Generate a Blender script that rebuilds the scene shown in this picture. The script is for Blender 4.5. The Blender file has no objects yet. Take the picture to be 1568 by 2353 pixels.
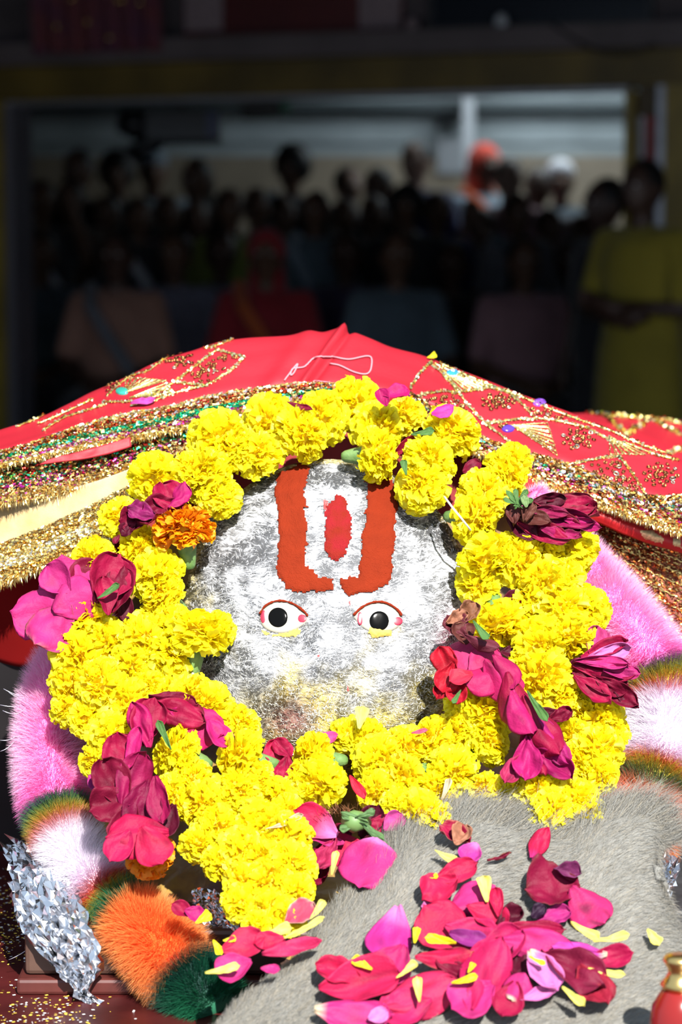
import bpy, math, random
import numpy as np
from mathutils import Vector, Matrix, Euler, noise
from mathutils.bvhtree import BVHTree

random.seed(7)
rng = np.random.default_rng(11)
scene = bpy.context.scene
COL = scene.collection
R = math.radians

# ---------------------------------------------------------------- camera
CAM_Z = 1.3
PITCH = R(6.3)
F_PX = 1568 * 85.0 / 24.0
cam_data = bpy.data.cameras.new('camera')
cam_data.sensor_fit = 'HORIZONTAL'
cam_data.sensor_width = 24.0
cam_data.lens = 85.0
cam_data.clip_start = 0.05
cam_data.clip_end = 100
cam_data.dof.use_dof = True
cam_data.dof.focus_distance = 2.09
cam_data.dof.aperture_fstop = 5.8
cam = bpy.data.objects.new('camera', cam_data)
COL.objects.link(cam)
cam.location = (0, 0, CAM_Z)
cam.rotation_euler = (R(90) - PITCH, 0, 0)
scene.camera = cam

# ---------------------------------------------------------------- daylight
world = bpy.data.worlds.new('world')
scene.world = world
world.use_nodes = True
wn = world.node_tree.nodes
bg = wn['Background']
bg.inputs['Color'].default_value = (0.62, 0.78, 1.0, 1)
bg.inputs['Strength'].default_value = 1.0
sun_data = bpy.data.lights.new('sun', 'SUN')
sun_data.energy = 11.0
sun_data.angle = R(0.6)
sun_data.color = (1.0, 0.965, 0.9)
sun = bpy.data.objects.new('sun', sun_data)
COL.objects.link(sun)
SUN_DIR = Vector((0.19, -0.74, 0.66)).normalized()
sun.rotation_euler = SUN_DIR.to_track_quat('Z', 'Y').to_euler()
sun.location = (1, -1, 6)
# added fill light under the hall ceiling, brightening the back wall and crowd rims
fill_d = bpy.data.lights.new('hall_fill', 'AREA')
fill_d.shape = 'RECTANGLE'
fill_d.size = 2.5; fill_d.size_y = 0.5
fill_d.energy = 44
fill_d.color = (0.80, 0.93, 1.0)
lamp = bpy.data.objects.new('hall_fill', fill_d)
COL.objects.link(lamp)
lamp.location = (1.1, 15.6, 2.70)
lamp.rotation_euler = (R(25), R(8), 0)

scene.view_settings.view_transform = 'Standard'
scene.view_settings.look = 'None'
scene.view_settings.exposure = 0.0
scene.view_settings.gamma = 1.0
scene.view_settings.use_curve_mapping = False

# ---------------------------------------------------------------- helpers
cp, sp = math.cos(PITCH), math.sin(PITCH)

def P(px, py, Y):
    """point seen at photo position (px, py) on the vertical plane at distance Y"""
    u = (px - 784.0) / F_PX
    v = (1176.5 - py) / F_PX
    d = Vector((u, cp + v * sp, -sp + v * cp))
    return Vector((0, 0, CAM_Z)) + d * (Y / d.y)

def ray(px, py):
    a = P(px, py, 1.0) - Vector((0, 0, CAM_Z))
    return Vector((0, 0, CAM_Z)), a.normalized()

YP_X = [700, 1060, 1400, 1700, 1900, 2100, 2353, 2500]
YP_Y = [2.36, 2.19, 2.13, 2.07, 2.01, 1.93, 1.80, 1.72]
def Yp(py):
    return float(np.interp(py, YP_X, YP_Y))

def mpp(Y):
    return Y / F_PX      # metres per photo pixel

MATS = {}
def mat(name, col=(0.5, 0.5, 0.5), rough=0.6, metal=0.0, spec=0.5, trans=0.0, sheen=0.0,
        var=0.0, vscale=20.0, bump=0.0, bscale=60.0, attr=None, emit=None, col2=None, obj_rand=0.0):
    """procedural principled material with noise colour variation and bump"""
    if name in MATS:
        return MATS[name]
    m = bpy.data.materials.new(name)
    m.use_nodes = True
    nt = m.node_tree; N = nt.nodes; L = nt.links
    b = N['Principled BSDF']; out = N['Material Output']
    b.inputs['Roughness'].default_value = rough
    b.inputs['Metallic'].default_value = metal
    b.inputs['Specular IOR Level'].default_value = spec
    if sheen: b.inputs['Sheen Weight'].default_value = sheen
    tc = N.new('ShaderNodeTexCoord')
    if attr:
        a = N.new('ShaderNodeAttribute'); a.attribute_name = attr
        csock = a.outputs['Color']
    else:
        c1 = (*col, 1)
        c2 = (*(col2 if col2 else tuple(max(0, c * (1 - var)) for c in col)), 1)
        nz = N.new('ShaderNodeTexNoise'); nz.inputs['Scale'].default_value = vscale
        nz.inputs['Detail'].default_value = 4
        L.new(tc.outputs['Object'], nz.inputs['Vector'])
        rp = N.new('ShaderNodeValToRGB')
        rp.color_ramp.elements[0].position = 0.35; rp.color_ramp.elements[1].position = 0.65
        rp.color_ramp.elements[0].color = c1; rp.color_ramp.elements[1].color = c2
        L.new(nz.outputs['Fac'], rp.inputs['Fac'])
        csock = rp.outputs['Color']
    if obj_rand:
        oi = N.new('ShaderNodeObjectInfo')
        hs = N.new('ShaderNodeHueSaturation')
        mr = N.new('ShaderNodeMapRange')
        mr.inputs['To Min'].default_value = 1 - obj_rand; mr.inputs['To Max'].default_value = 1 + obj_rand
        L.new(oi.outputs['Random'], mr.inputs['Value'])
        L.new(mr.outputs['Result'], hs.inputs['Value'])
        L.new(csock, hs.inputs['Color'])
        csock = hs.outputs['Color']
    L.new(csock, b.inputs['Base Color'])
    if bump:
        bn = N.new('ShaderNodeTexNoise'); bn.inputs['Scale'].default_value = bscale
        bn.inputs['Detail'].default_value = 6
        L.new(tc.outputs['Object'], bn.inputs['Vector'])
        bp = N.new('ShaderNodeBump'); bp.inputs['Strength'].default_value = bump
        bp.inputs['Distance'].default_value = 0.002
        L.new(bn.outputs['Fac'], bp.inputs['Height'])
        L.new(bp.outputs['Normal'], b.inputs['Normal'])
    if emit:
        b.inputs['Emission Color'].default_value = (*emit[0], 1)
        b.inputs['Emission Strength'].default_value = emit[1]
    if trans:
        t = N.new('ShaderNodeBsdfTranslucent')
        L.new(csock, t.inputs['Color'])
        mx = N.new('ShaderNodeMixShader'); mx.inputs['Fac'].default_value = trans
        L.new(b.outputs['BSDF'], mx.inputs[1]); L.new(t.outputs['BSDF'], mx.inputs[2])
        L.new(mx.outputs['Shader'], out.inputs['Surface'])
    MATS[name] = m
    return m

def tag(o, label=None, cat=None, group=None, kind=None):
    if label: o['label'] = label
    if cat: o['category'] = cat
    if group: o['group'] = group
    if kind: o['kind'] = kind
    return o

def empty(name, loc=(0, 0, 0)):
    o = bpy.data.objects.new(name, None)
    o.empty_display_size = 0.05
    o.location = loc
    COL.objects.link(o)
    return o

def link(name, me, m=None, parent=None, keep=True):
    o = bpy.data.objects.new(name, me)
    if m is not None:
        me.materials.clear(); me.materials.append(m)
    COL.objects.link(o)
    if parent is not None:
        o.parent = parent
        if keep:                       # vertices are in world coordinates
            o.matrix_parent_inverse = Matrix.Translation(parent.location).inverted()
    return o

def own_material(o, m):
    o.material_slots[0].link = 'OBJECT'
    o.material_slots[0].material = m

def mesh_of(name, v, f, smooth=True):
    me = bpy.data.meshes.new(name)
    me.from_pydata([tuple(p) for p in v], [], f)
    if smooth:
        me.polygons.foreach_set('use_smooth', [True] * len(me.polygons))
    me.update()
    return me

def centred(name, v, f, m, parent=None, smooth=True, origin=None):
    """mesh object with its origin at the centre (or at a given origin)"""
    v = [Vector(p) for p in v]
    c = Vector(origin) if origin is not None else sum(v, Vector()) / len(v)
    me = mesh_of(name, [p - c for p in v], f, smooth)
    o = bpy.data.objects.new(name, me)
    me.materials.append(m)
    COL.objects.link(o)
    o.location = c
    if parent is not None:
        o.parent = parent
        o.matrix_parent_inverse = Matrix.Translation(parent.location).inverted()
    return o

def box_vf(x0, x1, y0, y1, z0, z1):
    v = [(x, y, z) for z in (z0, z1) for y in (y0, y1) for x in (x0, x1)]
    f = [(0, 2, 3, 1), (4, 5, 7, 6), (0, 1, 5, 4), (2, 6, 7, 3), (0, 4, 6, 2), (1, 3, 7, 5)]
    return v, f

def box(name, x0, x1, y0, y1, z0, z1, m, parent=None, bevel=0.0, rotz=0.0, pivot=None):
    v, f = box_vf(x0, x1, y0, y1, z0, z1)
    if rotz:
        pv = Vector(pivot); M = Matrix.Rotation(rotz, 3, 'Z')
        v = [M @ (Vector(p) - pv) + pv for p in v]
    o = centred(name, v, f, m, parent, smooth=False)
    if bevel:
        b = o.modifiers.new('bevel', 'BEVEL'); b.width = bevel; b.segments = 2
    return o

def join_vf(items):
    V, F = [], []
    for v, f in items:
        n = len(V); V += [tuple(p) for p in v]; F += [tuple(i + n for i in q) for q in f]
    return V, F

def tube_vf(pts, rad, seg=8, caps=True):
    pts = [Vector(p) for p in pts]
    n = len(pts)
    if not hasattr(rad, '__len__'): rad = [rad] * n
    V, F = [], []
    prev = None
    for i, p in enumerate(pts):
        d = (pts[min(i + 1, n - 1)] - pts[max(i - 1, 0)])
        d = d.normalized() if d.length > 1e-9 else Vector((0, 0, 1))
        a = prev if prev is not None else (Vector((0, 0, 1)) if abs(d.z) < 0.9 else Vector((1, 0, 0)))
        a = (a - d * a.dot(d)).normalized(); prev = a
        b = d.cross(a)
        for k in range(seg):
            t = 2 * math.pi * k / seg
            V.append(p + (a * math.cos(t) + b * math.sin(t)) * rad[i])
    for i in range(n - 1):
        for k in range(seg):
            k2 = (k + 1) % seg
            F.append((i * seg + k, i * seg + k2, (i + 1) * seg + k2, (i + 1) * seg + k))
    if caps:
        F.append(tuple(range(seg))[::-1]); F.append(tuple((n - 1) * seg + k for k in range(seg)))
    return V, F

def lathe_vf(prof, seg=24, c=(0, 0, 0)):
    V, F = [], []
    for r, z in prof:
        for k in range(seg):
            t = 2 * math.pi * k / seg
            V.append((c[0] + r * math.cos(t), c[1] + r * math.sin(t), c[2] + z))
    for i in range(len(prof) - 1):
        for k in range(seg):
            k2 = (k + 1) % seg
            F.append((i * seg + k, i * seg + k2, (i + 1) * seg + k2, (i + 1) * seg + k))
    F.append(tuple(range(seg))[::-1]); F.append(tuple((len(prof) - 1) * seg + k for k in range(seg)))
    return V, F

def crom(pts, n):
    """resample a polyline of any dimension smoothly to n points"""
    A = np.array(pts, float)
    if len(A) == 2:
        t = np.linspace(0, 1, n)[:, None]; return A[0] * (1 - t) + A[1] * t
    seg = np.linalg.norm(np.diff(A, axis=0), axis=1) ** 0.8 + 1e-6
    k = np.concatenate([[0], np.cumsum(seg)]); k /= k[-1]
    T = np.zeros_like(A)
    T[1:-1] = (A[2:] - A[:-2]) / (k[2:] - k[:-2])[:, None]
    T[0] = (A[1] - A[0]) / (k[1] - k[0]); T[-1] = (A[-1] - A[-2]) / (k[-1] - k[-2])
    t = np.linspace(0, 1, n)
    i = np.clip(np.searchsorted(k, t, side='right') - 1, 0, len(A) - 2)
    h = (k[i + 1] - k[i]); s = ((t - k[i]) / h)[:, None]; h = h[:, None]
    return ((2 * s**3 - 3 * s**2 + 1) * A[i] + (s**3 - 2 * s**2 + s) * h * T[i]
            + (-2 * s**3 + 3 * s**2) * A[i + 1] + (s**3 - s**2) * h * T[i + 1])

class Patch:
    """smooth sheet through rows of (photo x, photo y, distance) points"""
    def __init__(s, rows, nu=60, nv=20, wr=0.0, ws=12.0, seed=0, fold=None):
        R3 = [np.array([tuple(P(*p)) for p in r]) for r in rows]
        H = [crom(r, nu) for r in R3]
        G = np.stack([crom([h[i] for h in H], nv) for i in range(nu)], axis=1)   # nv, nu, 3
        s.G = G; s.nu, s.nv = nu, nv
        s._normals()
        if wr or fold:
            for j in range(nv):
                for i in range(nu):
                    p = Vector(G[j, i])
                    d = 0.0
                    if wr:
                        d += wr * noise.noise(p * ws + Vector((seed * 7.1, 0, 0))) + wr * 0.4 * noise.noise(p * ws * 3.1 + Vector((seed, 3, 0)))
                    if fold: d += fold(i / (nu - 1), j / (nv - 1))
                    G[j, i] += s.Nn[j, i] * d
            s._normals()
    def _normals(s):
        du = np.gradient(s.G, axis=1); dv = np.gradient(s.G, axis=0)
        n = np.cross(du, dv); n /= (np.linalg.norm(n, axis=2, keepdims=True) + 1e-12)
        vd = np.array((0, 0, CAM_Z)) - s.G
        sg = np.sign((n * vd).sum(axis=2, keepdims=True)); sg[sg == 0] = 1
        s.flip = float(np.mean(sg)) < 0
        s.Nn = n * (-1 if s.flip else 1)
    def vf(s):
        V = s.G.reshape(-1, 3).tolist()
        F = []
        for j in range(s.nv - 1):
            for i in range(s.nu - 1):
                q = (j * s.nu + i, j * s.nu + i + 1, (j + 1) * s.nu + i + 1, (j + 1) * s.nu + i)
                F.append(q[::-1] if s.flip else q)
        return V, F
    def sample(s, u, v):
        u = np.clip(u, 0, 0.9999) * (s.nu - 1); v = np.clip(v, 0, 0.9999) * (s.nv - 1)
        i = u.astype(int); j = v.astype(int); a = (u - i)[:, None]; b = (v - j)[:, None]
        def bl(A): return (A[j, i] * (1 - a) * (1 - b) + A[j, i + 1] * a * (1 - b) + A[j + 1, i] * (1 - a) * b + A[j + 1, i + 1] * a * b)
        du = bl(np.gradient(s.G, axis=1)); du /= np.linalg.norm(du, axis=1, keepdims=True) + 1e-12
        dv = bl(np.gradient(s.G, axis=0)); dv /= np.linalg.norm(dv, axis=1, keepdims=True) + 1e-12
        return bl(s.G), bl(s.Nn), du, dv
    def obj(s, name, m, parent=None, thick=0.0015):
        V, F = s.vf()
        o = centred(name, V, F, m, parent)
        if thick:
            so = o.modifiers.new('thickness', 'SOLIDIFY'); so.thickness = thick; so.offset = -1
        return o
    def bvh(s):
        V, F = s.vf(); return BVHTree.FromPolygons([Vector(v) for v in V], F)

def hit(bv, px, py):
    o, d = ray(px, py)
    loc, nrm, _, _ = bv.ray_cast(o, d)
    if loc is None: return None, None
    if nrm.dot(d) > 0: nrm = -nrm
    return loc, nrm

def unit(a): return a / (np.linalg.norm(a, axis=-1, keepdims=True) + 1e-12)

def ribbons(name, p0, p1, p2, w, colr, m, parent=None, side=None):
    """many thin tapering strands in one mesh, coloured per strand"""
    n = len(p0)
    ax = unit(p2 - p0)
    if side is None:
        side = unit(np.cross(ax, rng.normal(size=(n, 3))))
    w = (np.ones(n) * w)[:, None]
    c = p0.mean(axis=0)
    V = np.stack([p0 - side * w, p0 + side * w, p1 + side * w * .8, p1 - side * w * .8, p2], axis=1) - c
    me = bpy.data.meshes.new(name)
    me.vertices.add(n * 5); me.vertices.foreach_set('co', V.reshape(-1).astype(np.float32))
    base = (np.arange(n) * 5)[:, None]
    lp = np.concatenate([base + np.array([[0, 1, 2, 3]]), base + np.array([[3, 2, 4]])], axis=1).reshape(-1)
    me.loops.add(n * 7); me.loops.foreach_set('vertex_index', lp.astype(np.int32))
    me.polygons.add(n * 2)
    ls = np.stack([np.arange(n) * 7, np.arange(n) * 7 + 4], axis=1).reshape(-1)
    me.polygons.foreach_set('loop_start', ls.astype(np.int32))
    me.update(calc_edges=True)
    if colr is not None:
        at = me.attributes.new('Col', 'FLOAT_COLOR', 'POINT')
        if colr.ndim == 2: cc = np.repeat(colr[:, None, :], 5, axis=1)
        else: cc = colr            # n,5,3
        cc = np.concatenate([cc, np.ones((n, 5, 1))], axis=2)
        at.data.foreach_set('color', cc.reshape(-1).astype(np.float32))
    me.materials.append(m)
    o = bpy.data.objects.new(name, me); COL.objects.link(o); o.location = c
    if parent is not None:
        o.parent = parent; o.matrix_parent_inverse = Matrix.Translation(parent.location).inverted()
    o['kind'] = 'stuff'
    return o

def chips(name, pos, a, b, colr, m, parent=None):
    """small flat shiny pieces: pos centre, a and b half axes"""
    n = len(pos); c = pos.mean(axis=0); m = m or bpy.data.materials['tinsel_foil']
    V = np.stack([pos - a - b, pos + a - b, pos + a + b, pos - a + b], axis=1) - c
    me = bpy.data.meshes.new(name)
    me.vertices.add(n * 4); me.vertices.foreach_set('co', V.reshape(-1).astype(np.float32))
    me.loops.add(n * 4); me.loops.foreach_set('vertex_index', np.arange(n * 4, dtype=np.int32))
    me.polygons.add(n); me.polygons.foreach_set('loop_start', (np.arange(n) * 4).astype(np.int32))
    me.update(calc_edges=True)
    at = me.attributes.new('Col', 'FLOAT_COLOR', 'POINT')
    cc = np.concatenate([np.repeat(colr[:, None, :], 4, axis=1), np.ones((n, 4, 1))], axis=2)
    at.data.foreach_set('color', cc.reshape(-1).astype(np.float32))
    me.materials.append(m)
    o = bpy.data.objects.new(name, me); COL.objects.link(o); o.location = c
    if parent is not None:
        o.parent = parent; o.matrix_parent_inverse = Matrix.Translation(parent.location).inverted()
    o['kind'] = 'stuff'
    return o

def tinsel(name, patch, n, bands, size, parent, jitter=1.0, lift=0.002, m=None, stretch=2.2, urange=(0, 1), vrange=(0, 1)):
    """glitter chips spread over a patch; bands = [(v0, v1, [(weight, colour)...])]"""
    u = rng.uniform(*urange, n); v = rng.uniform(*vrange, n)
    pos, nn, du, dv = patch.sample(u, v)
    col = np.zeros((n, 3))
    for v0, v1, cs in bands:
        k = np.where((v >= v0) & (v < v1))[0]
        wts = np.array([c[0] for c in cs]); wts = wts / wts.sum()
        ch = rng.choice(len(cs), size=len(k), p=wts)
        col[k] = np.array([c[1] for c in cs])[ch]
    nrm = unit(nn + rng.normal(size=(n, 3)) * 0.55 * jitter)
    a = unit(du + rng.normal(size=(n, 3)) * 0.35); a = unit(a - nrm * (a * nrm).sum(1, keepdims=True))
    b = np.cross(nrm, a)
    s = size * rng.uniform(0.6, 1.4, n)[:, None]
    pos = pos + nn * (lift * rng.uniform(0.1, 1.2, n)[:, None])
    return chips(name, pos, a * s * stretch, b * s, col, m, parent)
# ================================================================ the hall behind
WO = Vector((-1.638, 11.6, 0)); WE = Vector((3.106, -1.2, 0)).normalized(); WNRM = Vector((WE.y, -WE.x, 0))
def wc(px, py):
    o, d = ray(px, py)
    t = (WO - o).dot(WNRM) / d.dot(WNRM)
    p = o + d * t
    return (p - WO).dot(WE), p.z
WROT = math.atan2(WE.y, WE.x)
def wbox_vf(s0, s1, z0, z1, t0, t1):
    v, f = box_vf(s0, s1, -t1, -t0, z0, z1)
    return [WO + WE * p[0] - WNRM * p[1] + Vector((0, 0, p[2])) for p in v], f
def wbox(name, s0, s1, z0, z1, t0, t1, m, parent=None):
    v, f = wbox_vf(s0, s1, z0, z1, t0, t1)
    return centred(name, v, f, m, parent, smooth=False)
def wrect(name, px0, px1, py0, py1, t0, t1, m, parent=None, z1=None):
    s0, _ = wc(px0, 563); s1, _ = wc(px1, 563)
    _, zb = wc((px0 + px1) / 2, py1); _, zt = wc((px0 + px1) / 2, py0)
    return wbox(name, s0, s1, zb, z1 if z1 is not None else zt, t0, t1, m, parent)

ZR = 2.75
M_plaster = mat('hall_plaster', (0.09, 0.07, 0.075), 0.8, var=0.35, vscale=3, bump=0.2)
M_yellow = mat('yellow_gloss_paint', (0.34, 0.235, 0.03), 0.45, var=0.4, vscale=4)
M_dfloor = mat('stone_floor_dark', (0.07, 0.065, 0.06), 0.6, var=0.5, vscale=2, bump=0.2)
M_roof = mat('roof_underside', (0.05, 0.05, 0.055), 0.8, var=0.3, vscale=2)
M_steel = mat('dull_steel', (0.42, 0.42, 0.44), 0.4, metal=0.7, var=0.2)
M_red = mat('red_paint', (0.32, 0.02, 0.015), 0.5, var=0.3)
M_black = mat('black_plastic', (0.012, 0.013, 0.016), 0.4, var=0.2)
M_screen = mat('dark_screen', (0.01, 0.014, 0.022), 0.15)
M_white = mat('off_white_paper', (0.55, 0.57, 0.6), 0.7, var=0.15)
M_pinkw = mat('pale_pink_paper', (0.26, 0.19, 0.20), 0.7, var=0.2, vscale=30)
M_maroon = mat('maroon_board', (0.10, 0.007, 0.007), 0.5, var=0.3, vscale=3)
M_corr = mat('pale_painted_sheet', (0.46, 0.52, 0.54), 0.6, var=0.35, vscale=1.5)
M_tan = mat('tan_dado_paint', (0.36, 0.29, 0.21), 0.6, var=0.3, vscale=2)

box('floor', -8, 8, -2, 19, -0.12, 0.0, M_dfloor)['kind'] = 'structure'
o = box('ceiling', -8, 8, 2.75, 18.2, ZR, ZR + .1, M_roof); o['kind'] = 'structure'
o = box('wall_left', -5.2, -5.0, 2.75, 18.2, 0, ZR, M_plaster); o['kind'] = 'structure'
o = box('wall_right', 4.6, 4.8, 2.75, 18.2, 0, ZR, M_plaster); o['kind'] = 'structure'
# back wall of the hall: painted sheet with horizontal laps over a tan dado
bw = box('wall_back', -5.0, 4.6, 17.0, 17.15, 0, ZR, M_corr); bw['kind'] = 'structure'
k = 0
for i in range(11):
    zt = ZR - .01 - i * 0.125
    if zt < 2.0: break
    tag(box('sheet_panel', -4.99, 4.59, 16.965, 16.999, zt - 0.115, zt, M_corr, bw, bevel=0.008))
tag(box('dado_panel', -4.99, 4.59, 16.94, 16.999, 0.02, P(784, 358, 16.94).z, M_tan, bw, bevel=0.01))
zb = P(784, 246, 16.8).z
o = box('trim_1', -5.0, 4.6, 16.80, 16.93, zb - 0.03, zb + 0.035, mat('grey_steel_rail', (0.05, 0.065, 0.07), 0.5, metal=0.3)); o['kind'] = 'structure'
v = P(1075, 300, 16.7)
tag(box('conduit_pipe', v.x - 0.045, v.x + 0.045, 16.62, 16.70, P(1075, 392, 16.7).z, ZR, M_white, bevel=0.015),
    'pale vertical duct running up the back wall behind the red headscarf', 'pipe')
v = P(1048, 360, 16.5)
tag(box('notice_board', v.x - 0.11, v.x + 0.11, 16.90, 16.955, P(1048, 400, 16.9).z, P(1048, 318, 16.9).z, M_white, bevel=0.01),
    'small white board fixed to the back wall beside the pale duct', 'board')
# front of the opening
ztop = ZR
s_l, _ = wc(22, 563); s_r, _ = wc(1442, 563)
zl = 1.975
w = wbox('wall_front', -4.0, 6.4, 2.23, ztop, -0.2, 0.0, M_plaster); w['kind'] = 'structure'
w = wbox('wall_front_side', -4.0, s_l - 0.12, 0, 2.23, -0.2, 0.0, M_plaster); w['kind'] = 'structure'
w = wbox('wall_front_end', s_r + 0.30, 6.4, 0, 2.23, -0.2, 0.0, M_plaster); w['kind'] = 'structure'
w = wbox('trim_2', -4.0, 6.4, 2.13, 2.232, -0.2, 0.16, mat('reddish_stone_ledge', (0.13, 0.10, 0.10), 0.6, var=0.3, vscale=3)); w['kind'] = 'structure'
d = empty('door_1', WO); tag(d, kind='structure')
wbox('lintel', -4.0, 6.4, zl, 2.128, -0.15, 0.08, mat('darker_yellow_paint', (0.17, 0.11, 0.015), 0.5, var=0.5, vscale=3), d)  # lintel coloured darker than the yellow posts
wbox('inner_lintel', s_l, s_r, zl - 0.02, zl - 0.001, -0.12, 0.02, M_steel, d)
wbox('post', s_l - 0.11, s_l, 0, zl, -0.15, 0.08, M_yellow, d)
wbox('metal_strip', s_l + 0.001, s_l + 0.05, 0, zl - .02, -0.14, 0.04, mat('brushed_strip', (0.16, 0.15, 0.17), 0.5, metal=0.4), d)
a0, _ = wc(1442, 563); a1, _ = wc(1464, 563); a2, _ = wc(1513, 563); a3, _ = wc(1534, 563)
wbox('post', a0, a1, 0, zl - .02, -0.15, 0.08, M_yellow, d)
wbox('recess_board', a1 + .001, a2, 0, zl - .001, -0.15, 0.0, mat('brown_board', (0.10, 0.07, 0.035), 0.6), d)
wbox('metal_strip', a2 + .001, a3, 0, 2.12, -0.14, 0.06, M_steel, d)
wbox('post', a3 + .001, a3 + 0.25, 0, zl - .001, -0.15, 0.08, M_yellow, d)
pb = empty('poster', WO)
tag(pb, 'narrow red and white poster hung on the brown board by the metal strip', 'poster')
wrect('paper', 1467, 1480, 268, 372, 0.001, 0.006, M_white, pb)
wrect('red_panel', 1480.5, 1508, 268, 372, 0.001, 0.010, M_red, pb)
# things above the ledge
b = empty('framed_board', WO)
tag(b, 'dark red board with pale side panels standing on the ledge', 'board')
wrect('backing', 432, 930, -60, 80, 0.005, 0.03, M_maroon, b, z1=2.66)
wrect('side_panel', 437, 522, -60, 72, 0.031, 0.04, M_pinkw, b, z1=2.62)
wrect('side_panel', 832, 926, -60, 66, 0.031, 0.04, M_pinkw, b, z1=2.62)
t = empty('television', WO)
tag(t, 'black flat television mounted above the ledge', 'television')
wrect('screen', 1005, 1485, -80, 52, 0.045, 0.05, M_screen, t, z1=2.66)
wrect('bezel', 992, 1500, -90, 64, 0.005, 0.044, M_black, t, z1=2.70)
# purple cloth hanging over the ledge
m_pur = mat('purple_brocade', (0.07, 0.006, 0.035), 0.7, col2=(0.11, 0.01, 0.015), vscale=9, sheen=0.3)
s0, _ = wc(122, 563); s1, _ = wc(412, 563); _, z0 = wc(260, 128)
V, F = [], []
for j in range(14):
    for i in range(40):
        s = s0 + (s1 - s0) * i / 39; z = z0 + (2.68 - z0) * j / 13
        p = WO + WE * s + WNRM * (0.19 + 0.016 * math.sin(i * 1.1 + j * 0.15)) + Vector((0, 0, z)); V.append(p)
for j in range(13):
    for i in range(39):
        q = j * 40 + i; F.append((q, q + 1, q + 41, q + 40))
hc = centred('hanging_cloth', V, F, m_pur)
so = hc.modifiers.new('t', 'SOLIDIFY'); so.thickness = 0.006
tag(hc, 'purple and maroon patterned cloth hanging down over the ledge', 'cloth')
m_gold0 = mat('gold_ornament', (0.9, 0.62, 0.2), 0.25, metal=1.0)
for px, py in ((318, 12), (330, 10), (214, 8), (368, 16), (250, 60), (180, 70), (300, 95)):
    s, z = wc(px, py); p = WO + WE * s + WNRM * 0.215 + Vector((0, 0, z))
    V, F = lathe_vf([(0.001, -.012), (0.012, -.008), (0.018, 0), (0.012, .008), (0.001, .012)], 10, p)
    centred('gold_disc', V, F, m_gold0, hc)
for (px, py, nm, lb, m) in ((1170, 80, 'small_lamp', 'small pale glass lamp on the ledge under the television', M_white),
                            (966, 80, 'paper_cup', 'pale paper cup on the ledge beside the red board', M_pinkw)):
    s, z = wc(px, py); p = WO + WE * s + WNRM * 0.11 + Vector((0, 0, 2.232))
    V, F = lathe_vf([(0.022, 0), (0.028, 0.012), (0.03, 0.03), (0.022, 0.05), (0.012, 0.058)], 14, p)
    tag(centred(nm, V, F, m), lb, 'lamp' if 'lamp' in nm else 'cup')
pts = []
for q in np.linspace(0, 1, 18):
    s, z = wc(1290 + 240 * q, 60 + 70 * math.sin(q * 2.4)); pts.append(WO + WE * s + WNRM * 0.175 + Vector((0, 0, z)))
V, F = tube_vf(pts, 0.006, 6); tag(centred('cable', V, F, M_black), 'black cable drooping over the ledge under the television', 'cable')
# equipment hanging in the hall from the ceiling
def hang(name, label, cat, px, py, Y, w, h, dp, m, extra=None):
    c = P(px, py, Y); e = empty(name, c); tag(e, label, cat)
    box('housing', c.x - w/2, c.x + w/2, c.y - dp/2, c.y + dp/2, c.z - h/2, c.z + h/2, m, e, bevel=0.012)
    V, F = tube_vf([(c.x, c.y, c.z + h/2 - .01), (c.x, c.y, ZR)], 0.015, 8); centred('bracket', V, F, M_black, e)
    if extra: extra(c, e)
def lensx(c, e):
    box('indicator_panel', c.x + .13, c.x + .20, c.y - .125, c.y - .112, c.z - .06, c.z + .07, mat('dark_blue_panel', (0.02, 0.03, 0.10), 0.4), e)
    V, F = tube_vf([(c.x - .34, c.y, c.z + .03), (c.x - .2, c.y, c.z)], [0.06, 0.09], 16); centred('lens', V, F, M_black, e)
    V, F = tube_vf([(c.x - .28, c.y, c.z - .16), (c.x - .12, c.y, c.z - .06)], [0.05, 0.05], 12); centred('arm', V, F, M_black, e)
hang('projector', 'big black projector hanging under the hall roof', 'projector', 420, 290, 13.0, 0.40, 0.17, 0.22, M_black, lensx)
def grn(c, e):
    box('green_light', c.x + .115, c.x + .17, c.y - .05, c.y + .05, c.z - .04, c.z + .03, mat('green_plastic', (0.03, 0.22, 0.12), 0.4), e)
hang('speaker_box', 'small black speaker with a green side hanging near the lintel', 'speaker', 600, 245, 14.0, 0.22, 0.13, 0.16, M_black, grn)
c = P(1030, 283, 16.9); e = empty('wall_fan', c); tag(e, 'small dark wall fan beside the pale duct', 'fan')
V, F = tube_vf([(c.x, 16.955, c.z), (c.x, 16.80, c.z)], [0.03, 0.03], 10); centred('motor', V, F, M_black, e)
for k in range(4):
    a = k * math.pi / 2 + .3
    V, F = tube_vf([(c.x, 16.82, c.z), (c.x + .09 * math.cos(a), 16.81, c.z + .09 * math.sin(a))], [0.012, 0.03], 8); centred('blade', V, F, M_black, e)

# ---------------------------------------------------------------- people
def capsule(p0, p1, r0, r1, seg=12, squash=1.0):
    p0, p1 = Vector(p0), Vector(p1)
    d = (p1 - p0); L = d.length; d = d.normalized() if L > 1e-6 else Vector((0, 0, 1))
    pts, rr = [], []
    for a in (-85, -60, -30): pts.append(p0 + d * r0 * math.sin(R(a))); rr.append(r0 * math.cos(R(a)))
    pts += [p0, p1]; rr += [r0, r1]
    for a in (30, 60, 85): pts.append(p1 + d * r1 * math.sin(R(a))); rr.append(r1 * math.cos(R(a)))
    v, f = tube_vf(pts, rr, seg)
    if squash != 1.0:
        c = (p0 + p1) / 2
        v = [Vector((c.x + (q.x - c.x) / squash, c.y + (q.y - c.y) * squash, q.z)) for q in v]
    return v, f

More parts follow.
